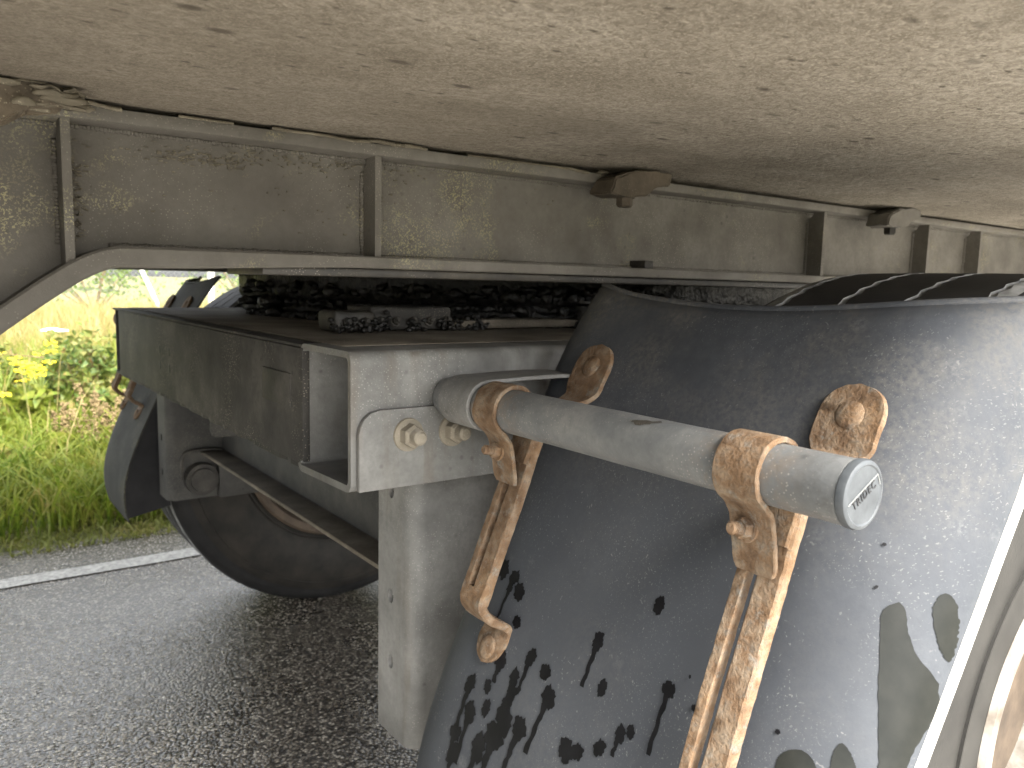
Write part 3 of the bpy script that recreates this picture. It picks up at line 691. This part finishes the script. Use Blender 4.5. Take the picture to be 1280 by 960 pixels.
        path += smooth_path([path[-1], (0.4345, -0.1395), (0.4405, -0.1480), (0.4430, -0.1570), (0.4460, -0.1720), (0.4490, -0.1900)], 4)[1:]
        nC = len(path)
        def w_c(i):
            k_ = nC-1-i
            return 0.0178 if k_ > 3 else (0.0178, 0.0176, 0.0170, 0.0150)[3-k_]
        sweep_xz(bm, path, my(yc), w_c, 0.0042, cham=0.2)
        bmesh.ops.recalc_face_normals(bm, faces=bm.faces)
        bmesh.ops.subdivide_edges(bm, edges=[q for q in bm.edges if q.calc_length() > 0.008], cuts=2)
        me = bm_mesh('clamp_band', bm); jitter(me, 0.0006, 110, yc+3); add('clamp_band', me, RUST, st, 32)
        bm = bmesh.new(); hexbolt(bm, (0.4392, my(yc+0.003), Z(-0.159)), (-1, 0, 0.18), 0.0075, 0.006, 0.0098, 0.010, 0.0046)
        me = bm_mesh('clamp_bolt', bm); add('clamp_bolt', me, RUSTP, st, 30)
    return o
guard = make_guard(False); make_guard(True)

# ---- oil drips and wiped wet patches lying on the near guard
def decal(name, outline, m, lift):           # outline: list of (y, z) on the guard
    n = len(outline); cy = sum(p[0] for p in outline)/n; cz = sum(p[1] for p in outline)/n
    V = []; F = []
    K = 5
    for k in range(1, K+1):
        for y, z in outline: V.append(gsurf(cy+(y-cy)*k/K, cz+(z-cz)*k/K, lift)+Vector((0, 0, H)))
    V.append(gsurf(cy, cz, lift)+Vector((0, 0, H)))
    for i in range(n): F.append((n*K, i, (i+1) % n))
    for k in range(K-1):
        for i in range(n): F.append((k*n+i, (k+1)*n+i, (k+1)*n+(i+1) % n, k*n+(i+1) % n))
    add(name, mesh(name, V, F), m, guard, True)
def blob(cy, cz, ry, rz, n=44, rough=0.28, tilt=0):
    out = []; ph = [random.uniform(0, 6.3) for _ in range(4)]
    for i in range(n):
        a_ = 2*math.pi*i/n
        k = 1+rough*(0.45*math.sin(2*a_+ph[0])+0.3*math.sin(5*a_+ph[1])+0.3*math.sin(9*a_+ph[2])+0.5*max(0, math.sin(13*a_+ph[3]))**3+0.12*random.uniform(-1, 1))
        y, z = ry*k*math.cos(a_), rz*k*math.sin(a_)
        out.append((cy+y+z*tilt, cz+z))
    return out
DRIPS = []   # filled in below: (y, z, radius, tail length)
DRIPS = [(0.6373, -0.2889, 0.0083, 0.0), (0.618, -0.2911, 0.007, 0.0), (0.604, -0.3005, 0.0079, 0.0062), (0.5921, -0.3247, 0.0057, 0.0), (0.4367, -0.2602, 0.0063, 0.0), (0.4862, -0.3054, 0.0069, 0.0319), (0.4649, -0.3347, 0.0058, 0.0), (0.4017, -0.3113, 0.0062, 0.0403), (0.5949, -0.3599, 0.0086, 0.0172), (0.557, -0.344, 0.0071, 0.0277), (0.5686, -0.3665, 0.0072, 0.0111), (0.5333, -0.3477, 0.0067, 0.0055), (0.5189, -0.3636, 0.0089, 0.0416), (0.5992, -0.3854, 0.0058, 0.0), (0.6248, -0.3931, 0.0081, 0.0347), (0.5912, -0.4016, 0.0067, 0.0056), (0.5631, -0.4006, 0.0124, 0.011), (0.5684, -0.4167, 0.0126, 0.0329), (0.6112, -0.4135, 0.009, 0.04), (0.5401, -0.3977, 0.0093, 0.0317), (0.5842, -0.4343, 0.0113, 0.0226), (0.6223, -0.4366, 0.0082, 0.0236), (0.5661, -0.3879, 0.0081, 0.011), (0.4797, -0.3896, 0.0089, 0.0), (0.4676, -0.3855, 0.0066, 0.0), (0.4467, -0.3732, 0.0062, 0.0), (0.4313, -0.3564, 0.006, 0.0144), (0.4225, -0.3508, 0.0046, 0.0), (0.6159, -0.4524, 0.0082, 0.0178), (0.5644, -0.3768, 0.0063, 0.0111), (0.3082, -0.3026, 0.0017, 0.0), (0.3747, -0.3137, 0.0023, 0.0), (0.3867, -0.2963, 0.0012, 0.0), (0.6183, -0.301, 0.005, 0.0368), (0.2832, -0.1743, 0.0011, 0.0), (0.2805, -0.202, 0.0011, 0.0)]
for k, (y, z, r, tail) in enumerate(DRIPS):
    tail *= 1.15
    decal('oil_drip', blob(y, z, r*0.92, r*1.0), OIL, 0.0026+0.00002*k)
    if tail > 0:
        n = 14; L = []; Rr = []; lean = random.uniform(-0.05, 0.12)
        for i in range(n+1):
            t = i/n; ww = r*(0.40-0.16*t)*(1+0.25*random.uniform(-1, 1))+(0.1*r if i > n-3 else 0); yy = y+lean*tail*t+0.0006*math.sin(t*17+k)
            L.append((yy-ww, z-tail*t)); Rr.append((yy+ww, z-tail*t))
        V = [gsurf(yy, zz, 0.0028+0.00002*k)+Vector((0, 0, H)) for yy, zz in L+Rr]
        F = [(i, i+1, n+1+i+1, n+1+i) for i in range(n)]
        add('oil_run', mesh('oil_run', V, F), OIL, guard, True)
WETS = []
WETS = [[(0.2747, -0.2168), (0.2707, -0.211), (0.265, -0.2114), (0.2596, -0.2277), (0.2532, -0.2423), (0.2465, -0.2523), (0.2429, -0.2602), (0.2405, -0.2751), (0.2411, -0.2869), (0.2427, -0.3026), (0.2434, -0.3139), (0.2509, -0.3139), (0.2617, -0.275), (0.2682, -0.2464)], [(0.2542, -0.2122), (0.2527, -0.2046), (0.2492, -0.2042), (0.2457, -0.2111), (0.2431, -0.2233), (0.2418, -0.2361), (0.2419, -0.2479), (0.2457, -0.2411), (0.2503, -0.2274)], [(0.3021, -0.3277), (0.3038, -0.3183), (0.2999, -0.3115), (0.2911, -0.3081), (0.2833, -0.3117), (0.278, -0.3198), (0.2759, -0.3287), (0.2966, -0.3356)], [(0.2725, -0.3206), (0.275, -0.3069), (0.2733, -0.2987), (0.2685, -0.3005), (0.2615, -0.3109), (0.257, -0.324), (0.2692, -0.3268)], [(0.2516, -0.3163), (0.2536, -0.3063), (0.2498, -0.3069), (0.2437, -0.3125), (0.2435, -0.3229), (0.2495, -0.3229)]]
for k, ol in enumerate(WETS):
    P3 = smooth_path(ol+ol[:1], 6); zs = [p[1] for p in P3]; z0, z1 = min(zs), max(zs); n = 40; V = []; F = []; K = 6
    for i in range(n+1):
        z = z0+1e-5+(z1-z0-2e-5)*i/n; ys = []
        for (ya, za), (yb, zb_) in zip(P3[:-1], P3[1:]):
            if (za-z)*(zb_-z) <= 0 and za != zb_: ys.append(ya+(yb-ya)*(z-za)/(zb_-za))
        lo, hi = min(ys), max(ys); j_ = min(0.0006, (hi-lo)*.2); lo += random.uniform(0, j_); hi -= random.uniform(0, j_)
        for q in range(K+1): V.append(gsurf(max(lo+(hi-lo)*q/K, YO+0.001), z, 0.0025+0.00003*k)+Vector((0, 0, H)))
    for i in range(n):
        for q in range(K):
            m_ = i*(K+1)+q; F.append((m_, m_+1, m_+K+2, m_+K+1))
    add('wet_patch', mesh('wet_patch', V, F), WET, guard, True)

# ---- wheels
def make_wheel(y_out, sgn, sidem, rimm, dr=0.0, treadm=TYRE):
    """y_out: outer face; sgn: direction from the outer face inwards"""
    cx, cz, r = 0.98, -0.469, 0.494
    Wd = 0.340; yy = lambda t: y_out+sgn*t
    wh = empty('wheel', (cx, yy(Wd/2), 0))
    gro = [0.066, 0.134, 0.202, 0.272]
    prof = [(0.045, 0.272+dr), (0.03, 0.285+dr), (0.022, 0.292+dr), (0.012, 0.315), (0.004, 0.345), (0.0, 0.375), (0.002, 0.405), (0.008, 0.432), (0.014, 0.448), (0.016, 0.4505), (0.018, 0.460), (0.024, 0.4745), (0.034, 0.4845), (0.048, 0.4905)]
    gi = set()
    for g in gro:
        s = len(prof); prof += [(g-0.0036, r-abs(g-Wd/2)**2*0.08), (g-0.0024, r-0.0034-abs(g-Wd/2)**2*0.08), (g-0.0018, r-0.012), (g+0.0018, r-0.012), (g+0.0024, r-0.0034-abs(g-Wd/2)**2*0.08), (g+0.0036, r-abs(g-Wd/2)**2*0.08)]
        gi |= set(range(s, s+6))
    prof += [(Wd-t, q) for t, q in prof[:14][::-1]]
    seg = 384
    wob = lambda i, j: (0.0022*(-1, 0.2, 1, -0.2)[i % 4] if j in gi else 0)
    bm = bmesh.new(); lathe_y(bm, [(yy(t), q) for t, q in prof], cx, cz, seg, wob)
    me = bm_mesh('tyre', bm); ty = add('tyre', me, treadm, wh, 45)
    me.materials.append(sidem); me.materials.append(GROOVE)
    for p in me.polygons:
        c = p.center; rad = math.hypot(c.x-cx, c.z-Z(cz))
        if rad < 0.455: p.material_index = 1
        elif rad < r-0.0016 and min(abs(abs(c.y-y_out)-g) for g in gro) < 0.013: p.material_index = 2
    # raised rings on the sidewalls
    for side, tt in ((1, 0.0), (-1, Wd)):
        bm = bmesh.new()
        for rr_, off in ((0.428, 0.0062), (0.300+dr*.5, 0.0155)):
            lathe_y(bm, [(yy(tt+side*(off+0.003)), rr_-0.0022), (yy(tt+side*(off-0.0012)), rr_-0.0012), (yy(tt+side*(off-0.0012)), rr_+0.0012), (yy(tt+side*(off+0.003)), rr_+0.0022)], cx, cz, 160)
        add('sidewall_ring', bm_mesh('sidewall_ring', bm), sidem, ty, 30)
    # ribbed panels pressed into the outer sidewall
    bm = bmesh.new()
    for base in (148, 205, 20, 290):
        for k in range(60):
            a_ = math.radians(base+k*0.36); r0 = 0.335+0.0009*k; r1 = 0.405
            for (q0, q1) in ((r0, r1),):
                c0 = Vector((cx+q0*math.cos(a_), yy(0.0052-0.00007*k), Z(cz)+q0*math.sin(a_))); c1 = Vector((cx+q1*math.cos(a_), yy(0.0019), Z(cz)+q1*math.sin(a_)))
                tn = Vector((-math.sin(a_), 0, math.cos(a_)))*0.0007; up_ = Vector((0, -sgn*0.0012, 0))
                vv = [bm.verts.new(x) for x in (c0-tn, c0+tn, c1+tn, c1-tn, c0-tn*0.4+up_, c0+tn*0.4+up_, c1+tn*0.4+up_, c1-tn*0.4+up_)]
                for f_ in ((0, 1, 5, 4), (1, 2, 6, 5), (2, 3, 7, 6), (3, 0, 4, 7), (4, 5, 6, 7)): bm.faces.new([vv[x] for x in f_])
    add('sidewall_ribs', bm_mesh('sidewall_ribs', bm), TYRED, ty, False, kind='stuff')
    bm = bmesh.new()
    pr = [(0.020, 0.262), (0.016, 0.275), (0.017, 0.284), (0.023, 0.288), (0.040, 0.283), (0.048, 0.272), (0.09, 0.262), (0.12, 0.245), (0.22, 0.245), (0.26, 0.262), (Wd-0.045, 0.272), (Wd-0.034, 0.284), (Wd-0.022, 0.288), (Wd-0.017, 0.280), (Wd-0.024, 0.262), (0.255, 0.250), (0.215, 0.235), (0.13, 0.235), (0.08, 0.25)]
    lathe_y(bm, [(yy(t), q+dr) for t, q in pr], cx, cz, 120, None, True)
    rm = add('rim', bm_mesh('rim', bm), rimm, wh, 40)
    bm = bmesh.new(); lathe_y(bm, [(yy(0.12), 0.24+dr), (yy(0.115), 0.20), (yy(0.10), 0.16), (yy(0.10), 0.0)], cx, cz, 64); lathe_y(bm, [(yy(0.128), 0.0), (yy(0.128), 0.24+dr)], cx, cz, 64)
    add('wheel_disc', bm_mesh('wheel_disc', bm), RIMR, rm, 40)
    bm = bmesh.new(); lathe_y(bm, [(yy(0.13), 0.0), (yy(0.13), 0.20), (yy(0.30), 0.21), (yy(0.305), 0.0)], cx, cz, 64)
    add('brake_drum', bm_mesh('brake_drum', bm), DARK, wh, 30)
    return wh
make_wheel(0.288, 1, SIDE, RIMM, -0.096)
make_wheel(2.512, -1, TYRED, RIMR)
bm = bmesh.new(); lathe_y(bm, [(0.60, 0.0), (0.60, 0.065), (2.23, 0.065), (2.23, 0.0)], 0.98, -0.473, 32)
add('axle_tube', bm_mesh('axle_tube', bm), DARK, TR, 30)

# ---- suspension hangers, cross bar, gusset
def hanger(y0, s, m, zb, x1):
    hg = empty('suspension_hanger', (0.5, y0, Z(zb)))
    bm = bmesh.new(); R_ = 0.020; t_ = 0.006
    plan = [(x1, y0)]+[(0.447+R_-R_*math.sin(math.radians(q)), y0+R_-R_*math.cos(math.radians(q))) for q in (0, 18, 36, 54, 72, 90)]+[(0.447, y0+0.085)]
    inner = [(x1, y0+t_)]+[(0.447+R_-(R_-t_)*math.sin(math.radians(q)), y0+R_-(R_-t_)*math.cos(math.radians(q))) for q in (0, 18, 36, 54, 72, 90)]+[(0.447+t_, y0+0.085)]
    ring_ = plan+inner[::-1]; n = len(ring_)
    A = [bm.verts.new((x, y, Z(-0.2115))) for x, y in ring_]; B = [bm.verts.new((x, y, Z(zb))) for x, y in ring_]
    for i in range(n): bm.faces.new((A[i], A[(i+1) % n], B[(i+1) % n], B[i]))
    bm.faces.new(A); bm.faces.new(B[::-1])
    o = add('hanger_plate', bm_mesh('hanger_plate', bm), m, hg, 40)
    cs = []
    for z in (-0.252, -0.385, -0.47):
        if z < zb+0.02: continue
        bm = bmesh.new(); bm_cyl(bm, (0.43, y0+0.052, Z(z)), (1, 0, 0), 0.0068, 0.0068, 0.04, 20)
        for v in bm.verts: v.co.z = Z(z)+(v.co.z-Z(z))*1.35
        c = bpy.data.objects.new('c', bm_mesh('c', bm)); COL.objects.link(c); cs.append(c)
    cut(o, cs)
    if o.data.materials and o.data.materials[0] is None: o.data.materials[0] = m
    if not o.data.materials: o.data.materials.append(m)
    return hg
hanger(0.800, 1, GALV, -0.566, 0.78)
hf = hanger(1.980, 1, UNDER, -0.533, 0.615)
bm = bmesh.new(); bm_cyl(bm, (0.521, 1.99, Z(-0.483)), (0, -1, 0), 0.040, 0.038, 0.035, 32); bm_cyl(bm, (0.521, 1.96, Z(-0.483)), (0, -1, 0), 0.030, 0.028, 0.012, 32)
add('pivot_pin', bm_mesh('pivot_pin', bm), CROSS, hf, 30)
bm = bmesh.new()
sweep_xz(bm, smooth_path([(0.572, -0.49), (0.575, -0.44), (0.565, -0.418), (0.50, -0.415), (0.480, -0.43), (0.478, -0.48)], 5), 1.966, 0.006, 0.006)
add('keeper_loop', bm_mesh('keeper_loop', bm), CROSS, hf, 40)
prism('foot_gusset', [(0.56, -0.532), (0.66, -0.532), (0.70, -0.42), (0.56, -0.42)], 1.955, 1.978, UNDER, hf, 0.002)
cb = empty('cross_bar', (0.55, 1.4, Z(-0.42)))
bm = bmesh.new()
bm_box(bm, 0.523, 0.575, 0.86, 1.978, -0.4235, -0.4165, 0.0012)
add('bar_flange', bm_mesh('bar_flange', bm), DUSTY, cb, 35)
box('bar_web', 0.5755, 0.582, 0.86, 1.978, -0.4235, -0.335, UNDER, cb, 0.0012)
bm = bmesh.new(); pts = [(0.415, -0.212), (0.415, -0.280), (0.418, -0.289), (0.427, -0.293), (0.62, -0.293), (0.62, -0.212)]
bm_prism(bm, pts, 1.497, 1.503); add('gusset_plate', bm_mesh('gusset_plate', bm), UNDER, TR, 35)

# ================================================================= THE VERGE
def blades(name, n, xr, yr, hr, wr, m, lean=0.5, zf=lambda x, y: 0.0, label='', cat='grass', clump=0, parent=None):
    if clump:
        cx = rng.uniform(*xr, clump); cy = rng.uniform(*yr, clump); k = rng.integers(0, clump, n)
        x = cx[k]+rng.normal(0, 0.07, n); y = np.clip(cy[k]+rng.normal(0, 0.07, n), yr[0], yr[1]+.3)
    else: x = rng.uniform(*xr, n); y = rng.uniform(*yr, n)
    z = np.array([zf(a_, b_) for a_, b_ in zip(x, y)]); h_ = rng.uniform(*hr, n)*(0.65+0.35*rng.random(n)); w_ = rng.uniform(*wr, n)
    an = rng.uniform(0, 2*np.pi, n); dx, dy = np.cos(an), np.sin(an); ln = h_*lean*rng.uniform(0.2, 1.3, n)
    fa = rng.uniform(0, 2*np.pi, n); sx, sy = np.cos(fa)*w_/2, np.sin(fa)*w_/2
    V = np.zeros((n, 7, 3))
    for i, (t, ww) in enumerate(((0, 0.8), (0.4, 1.0), (0.75, 0.7))):
        px = x+dx*ln*t*t; py = y+dy*ln*t*t; pz = z+h_*t*(1-0.25*lean*t)
        V[:, 2*i] = np.stack([px-sx*ww, py-sy*ww, pz], 1); V[:, 2*i+1] = np.stack([px+sx*ww, py+sy*ww, pz], 1)
    V[:, 6] = np.stack([x+dx*ln, y+dy*ln, z+h_*(1-0.35*lean)], 1)
    me = bpy.data.meshes.new(name); me.vertices.add(n*7); me.vertices.foreach_set('co', V.reshape(-1))
    b_ = (np.arange(n)*7)[:, None]
    L = np.concatenate([b_+np.array([0, 1, 3, 2]), b_+np.array([2, 3, 5, 4]), b_+np.array([4, 5, 6])], 1).reshape(-1)
    me.loops.add(n*11); me.loops.foreach_set('vertex_index', L.astype(np.int32))
    st = (np.arange(n)*11)[:, None]+np.array([0, 4, 8]); me.polygons.add(n*3); me.polygons.foreach_set('loop_start', st.reshape(-1).astype(np.int32))
    me.update(calc_edges=True)
    o = add(name, me, m, parent)
    if parent is None: o['label'] = label; o['category'] = cat
    o['kind'] = 'stuff'; return o
vz = lambda x, y: 0.05*max(0, min(1, (y-3.3)/1.2))-0.012
blades('edge_grass', 16000, (-3, 5), (3.13, 3.45), (0.02, 0.085), (0.004, 0.008), GR3, 0.9, vz, 'short mossy grass creeping over the road edge', clump=700)
blades('verge_grass', 42000, (-2.5, 4.5), (3.32, 4.9), (0.14, 0.42), (0.005, 0.011), GR1, 0.75, vz, 'lush bright green grass on the verge', clump=2600)
blades('meadow_grass', 30000, (-3, 6), (4.8, 8.5), (0.35, 0.66), (0.005, 0.010), GR1, 0.45, lambda x, y: 0.03, 'taller green meadow grass behind the brambles')
blades('straw_grass', 42000, (-3, 9), (7.0, 14.5), (0.55, 0.88), (0.005, 0.010), GR2, 0.35, lambda x, y: 0.0, 'tall straw coloured grass in front of the wire fence')
blades('straw_stalks', 700, (-2, 4.5), (3.7, 6.2), (0.4, 0.7), (0.003, 0.006), GR2, 0.4, lambda x, y: 0.04, 'thin dry stalks standing in the green verge')

def leaf_mesh(name, pts, size, up=0.5):      # folded leaf, six faces
    n = len(pts); V = np.zeros((n, 6, 3))
    for i, p in enumerate(pts):
        d = np.array([rng.normal(), rng.normal(), rng.normal()*0.6+up*0.3]); d /= np.linalg.norm(d)+1e-6
        s_ = np.cross(d, rng.normal(size=3)); s_ /= np.linalg.norm(s_)+1e-6; nn = np.cross(d, s_)
        L = size*rng.uniform(0.6, 1.3); wd = L*0.36
        for k, (a_, b_, c_) in enumerate(((0, 0, 0), (0.35, 1, 0.18), (0.35, -1, 0.18), (0.75, 0.75, 0.1), (0.75, -0.75, 0.1), (1.05, 0, -0.08))):
            V[i, k] = np.array(p)+d*L*a_+s_*wd*b_+nn*L*c_
    F = []
    for i in range(n):
        b_ = i*6; F += [(b_, b_+1, b_+3, b_+5), (b_, b_+5, b_+4, b_+2)]
    return mesh(name, V.reshape(-1, 3), F)
def plant(name, label, cat, loc, group=None):
    o = bpy.data.objects.new(name, None); COL.objects.link(o); o.location = loc; o['label'] = label; o['category'] = cat
    if group: o['group'] = group
    bpy.context.view_layer.update(); return o
def stick(bm, a_, b_, r0, r1, seg=5):
    a_, b_ = Vector(a_), Vector(b_); bm_cyl(bm, a_, b_-a_, r0, r1, (b_-a_).length, seg)

def bramble(x, y, rx, ry, h, n, label):
    o = plant('bramble_bush', label, 'bush', (x, y, 0.02), 'brambles on the verge')
    pts = []
    while len(pts) < n:
        v = rng.normal(size=3); v /= np.linalg.norm(v); v[2] = abs(v[2]); k = rng.uniform(0.55, 1.0)**0.5
        bulge = 1+0.22*math.sin(v[0]*5+x*3)+0.18*math.sin(v[1]*6+v[2]*4)
        pts.append((x+v[0]*rx*k*bulge, y+v[1]*ry*k*bulge, 0.03+v[2]*h*k*bulge))
    add('leaves', leaf_mesh('leaves', pts, 0.046), LEAF, o, kind='stuff')
    bm = bmesh.new()
    for i in range(16):
        an = random.uniform(0, 6.28); q = (x+rx*random.uniform(.5, 1.1)*math.cos(an), y+ry*random.uniform(.5, 1.1)*math.sin(an), h*random.uniform(.3, 1.05))
        mid = (x+(q[0]-x)*.5, y+(q[1]-y)*.5, max(q[2]*0.95, h*.55)); stick(bm, (x+random.uniform(-.1, .1), y+random.uniform(-.1, .1), 0.02), mid, .006, .005); stick(bm, mid, q, .005, .002)
    add('stems', bm_mesh('stems', bm), RED, o)
bramble(0.78, 5.05, 0.5, 0.33, 0.52, 2600, 'dark green bramble bush beside the far mudguard')
bramble(0.05, 5.35, 0.55, 0.38, 0.48, 2600, 'low spreading bramble bush among yellow flowers')
bramble(1.9, 5.2, 0.6, 0.4, 0.55, 1200, 'wide bramble bush hidden behind the far wheel')
bramble(-1.3, 5.4, 0.6, 0.4, 0.5, 900, 'loose bramble bush beyond the bend of the beam')

def ragwort(x, y, h, label):
    o = plant('ragwort', label, 'flower', (x, y, 0.0), 'yellow flowers on the verge')
    bm = bmesh.new(); heads = []
    topx, topy = x+random.uniform(-.05, .05), y+random.uniform(-.04, .04)
    stick(bm, (x, y, 0), (topx, topy, h*0.75), .006, .004)
    for i in range(7):
        q = (topx+random.gauss(0, .05), topy+random.gauss(0, .05), h*random.uniform(.86, 1.02)); stick(bm, (topx, topy, h*random.uniform(.5, .75)), q, .003, .002); heads.append(q)
    add('stem', bm_mesh('stem', bm), STEM, o)
    pts = [(x+(topx-x)*t+random.uniform(-.03, .03), y+random.uniform(-.03, .03), h*t*0.75) for t in np.linspace(.15, 1, 46)]
    add('leaves', leaf_mesh('leaves', pts, 0.075), GR1, o, kind='stuff')
    for q in heads:
        bm = bmesh.new()
        for k in range(6):
            p = Vector(q)+Vector((random.gauss(0, .015), random.gauss(0, .015), random.gauss(0, .006)))
            bm_cyl(bm, p, (random.uniform(-.5, .5), random.uniform(-.7, .2), 1), .007, .009, .004, 8)
        add('flower_head', bm_mesh('flower_head', bm), YEL, o, kind='stuff')
for x, y, h, lb in ((0.50, 4.75, 0.52, 'tall ragwort with a full yellow crown beside the brambles'), (0.40, 4.85, 0.47, 'ragwort with yellow heads leaning over the grass'),
                    (0.20, 4.6, 0.42, 'bushy yellow ragwort at the front of the brambles'), (0.30, 5.15, 0.54, 'ragwort standing above the brambles'), (0.12, 5.0, 0.50, 'yellow ragwort half behind the sloping beam flange'),
                    (0.62, 5.5, 0.55, 'small ragwort rising behind the dark bramble'), (0.02, 4.7, 0.45, 'low ragwort beneath the bent beam end'), (0.26, 6.6, 0.66, 'ragwort far back in the meadow grass')):
    ragwort(x, y, h, lb)
def carrot(x, y, h, label):
    o = plant('wild_carrot', label, 'flower', (x, y, 0.0), 'white umbels in the meadow')
    bm = bmesh.new(); c = (x+random.uniform(-.05, .05), y, h-0.05); stick(bm, (x, y, 0), c, .004, .003)
    for k in range(10): stick(bm, c, (c[0]+.045*math.cos(k*.63), c[1]+.045*math.sin(k*.63), h-.004), .0015, .001, 4)
    add('stem', bm_mesh('stem', bm), STEM, o)
    bm = bmesh.new()
    for k in range(40):
        r = .06*math.sqrt(random.random()); a_ = random.uniform(0, 6.28)
        bm_cyl(bm, (c[0]+r*math.cos(a_), c[1]+r*math.sin(a_), h-.01*(r/.06)**2), (random.uniform(-.3, .3), -.4, 1), .008, .01, .004, 7)
    add('umbel', bm_mesh('umbel', bm), WHT, o)
for x, y, h, lb in ((0.42, 7.2, 0.76, 'white umbel flower in front of the straw grass'), (0.74, 6.4, 0.58, 'white umbel flower close above the brambles'), (0.60, 8.2, 0.72, 'white umbel beside the straw grass, set back'), (0.32, 9.5, 0.86, 'white umbel flower close to the wire fence'), (0.88, 7.6, 0.5, 'low white umbel in the green meadow')):
    carrot(x, y, h, lb)
def dock(x, y, h, label):
    o = plant('dried_dock', label, 'plant', (x, y, 0.0), 'dry docks on the verge'); bm = bmesh.new()
    for k in range(5):
        q = Vector((x+random.gauss(0, .07), y+random.gauss(0, .05), h*random.uniform(.7, 1))); stick(bm, (x, y, 0), q, .004, .002)
        for i in range(60):
            p = Vector((x, y, 0)).lerp(q, random.uniform(.45, 1)); bmesh.ops.create_icosphere(bm, subdivisions=0, radius=random.uniform(.004, .008), matrix=Matrix.Translation(p+Vector((random.gauss(0, .008), random.gauss(0, .008), 0))))
    add('seed_stalks', bm_mesh('seed_stalks', bm), RED, o)
    add('leaves', leaf_mesh('leaves', [(x+random.gauss(0, .07), y+random.gauss(0, .06), random.uniform(.02, .16)) for _ in range(14)], 0.15), GR1, o, kind='stuff')
dock(0.64, 4.2, 0.48, 'reddish dried dock in front of the dark bramble'); dock(0.52, 4.35, 0.40, 'short reddish dock among green grass blades')
dock(0.72, 4.45, 0.42, 'brown dock seed stalks close to the far mudguard'); dock(0.30, 4.15, 0.25, 'broad leaved low dock in the bright grass')

# ---- chain link fence
fe = plant('wire_fence', 'pale chain link fence with concrete posts and leaning strut behind the meadow', 'fence', (1.5, 14.6, 0))
for k, x in enumerate((-4.2, -1.4, 1.35, 4.1, 6.9, 9.7, 12.5)):
    bm = bmesh.new(); bm_box(bm, x-.05, x+.05, 14.55, 14.65, -H, 1.5-H, 0.008); add('post', bm_mesh('post', bm), POST, fe)
bm = bmesh.new(); stick(bm, (3.35, 14.3, 0.0), (2.85, 14.55, 1.35), .035, .035, 8); add('strut', bm_mesh('strut', bm), POST, fe)
V = []; F = []
def wire(p, q, r=0.003):
    p, q = np.array(p), np.array(q); b_ = len(V); d = (q-p)/np.linalg.norm(q-p); s_ = np.cross(d, (0, 1, 0))*r; u = np.array((0, r, 0))
    for c in (p, q):
        for o_ in (s_, u, -s_, -u): V.append(tuple(c+o_))
    for k in range(4): F.append((b_+k, b_+(k+1) % 4, b_+4+(k+1) % 4, b_+4+k))
x = -5.5
while x < 12.5:
    wire((x, 14.54, 0.03), (x+1.37, 14.54, 1.4)); wire((x+1.37, 14.535, 0.03), (x, 14.535, 1.4)); x += 0.085
for z in (0.05, 0.72, 1.4): wire((-5.5, 14.53, z), (13.8, 14.53, z), .003)
add('chain_link', mesh('chain_link', V, F), WIRE, fe)

# ---- shrubs behind the fence
def shrub(x, y, r, h, n, label):
    o = plant('shrub', label, 'shrub', (x, y, 0), 'shrubs behind the fence'); pts = []
    cl = [(x+random.uniform(-r, r)*.7, y+random.uniform(-r, r)*.5, h*random.uniform(.3, .8), r*random.uniform(.35, .6)) for _ in range(11)]
    for i in range(n):
        c = random.choice(cl); v = rng.normal(size=3); v /= np.linalg.norm(v); k = c[3]*rng.uniform(.5, 1)
        pts.append((c[0]+v[0]*k, c[1]+v[1]*k, max(.05, c[2]+v[2]*k*.8)))
    add('crown', leaf_mesh('crown', pts, 0.13), LEAF2, o, kind='stuff')
    bm = bmesh.new()
    for c in cl: stick(bm, (x, y, 0), (c[0], c[1], c[2]), .03, .012, 6)
    add('trunk', bm_mesh('trunk', bm), RED, o)
for i, (x, y, r, h) in enumerate(((-3.5, 20, 2, 1.8), (1.0, 19, 1.3, 1.5), (3.4, 22, 2.0, 2.4), (8.5, 26, 3.2, 3.2), (13, 26, 3, 2.2), (-9, 25, 3, 2.2))):
    shrub(x, y, r, h, 1300, ('broad olive shrub behind the fence, beyond the bent beam end', 'rounded green shrub right behind the chain link mesh', 'low shrub behind the leaning fence strut', 'wide tall shrub behind the fence, hidden by the greasy slewing ring', 'tall shrub far along the meadow edge', 'distant shrub standing alone at the far meadow edge')[i])
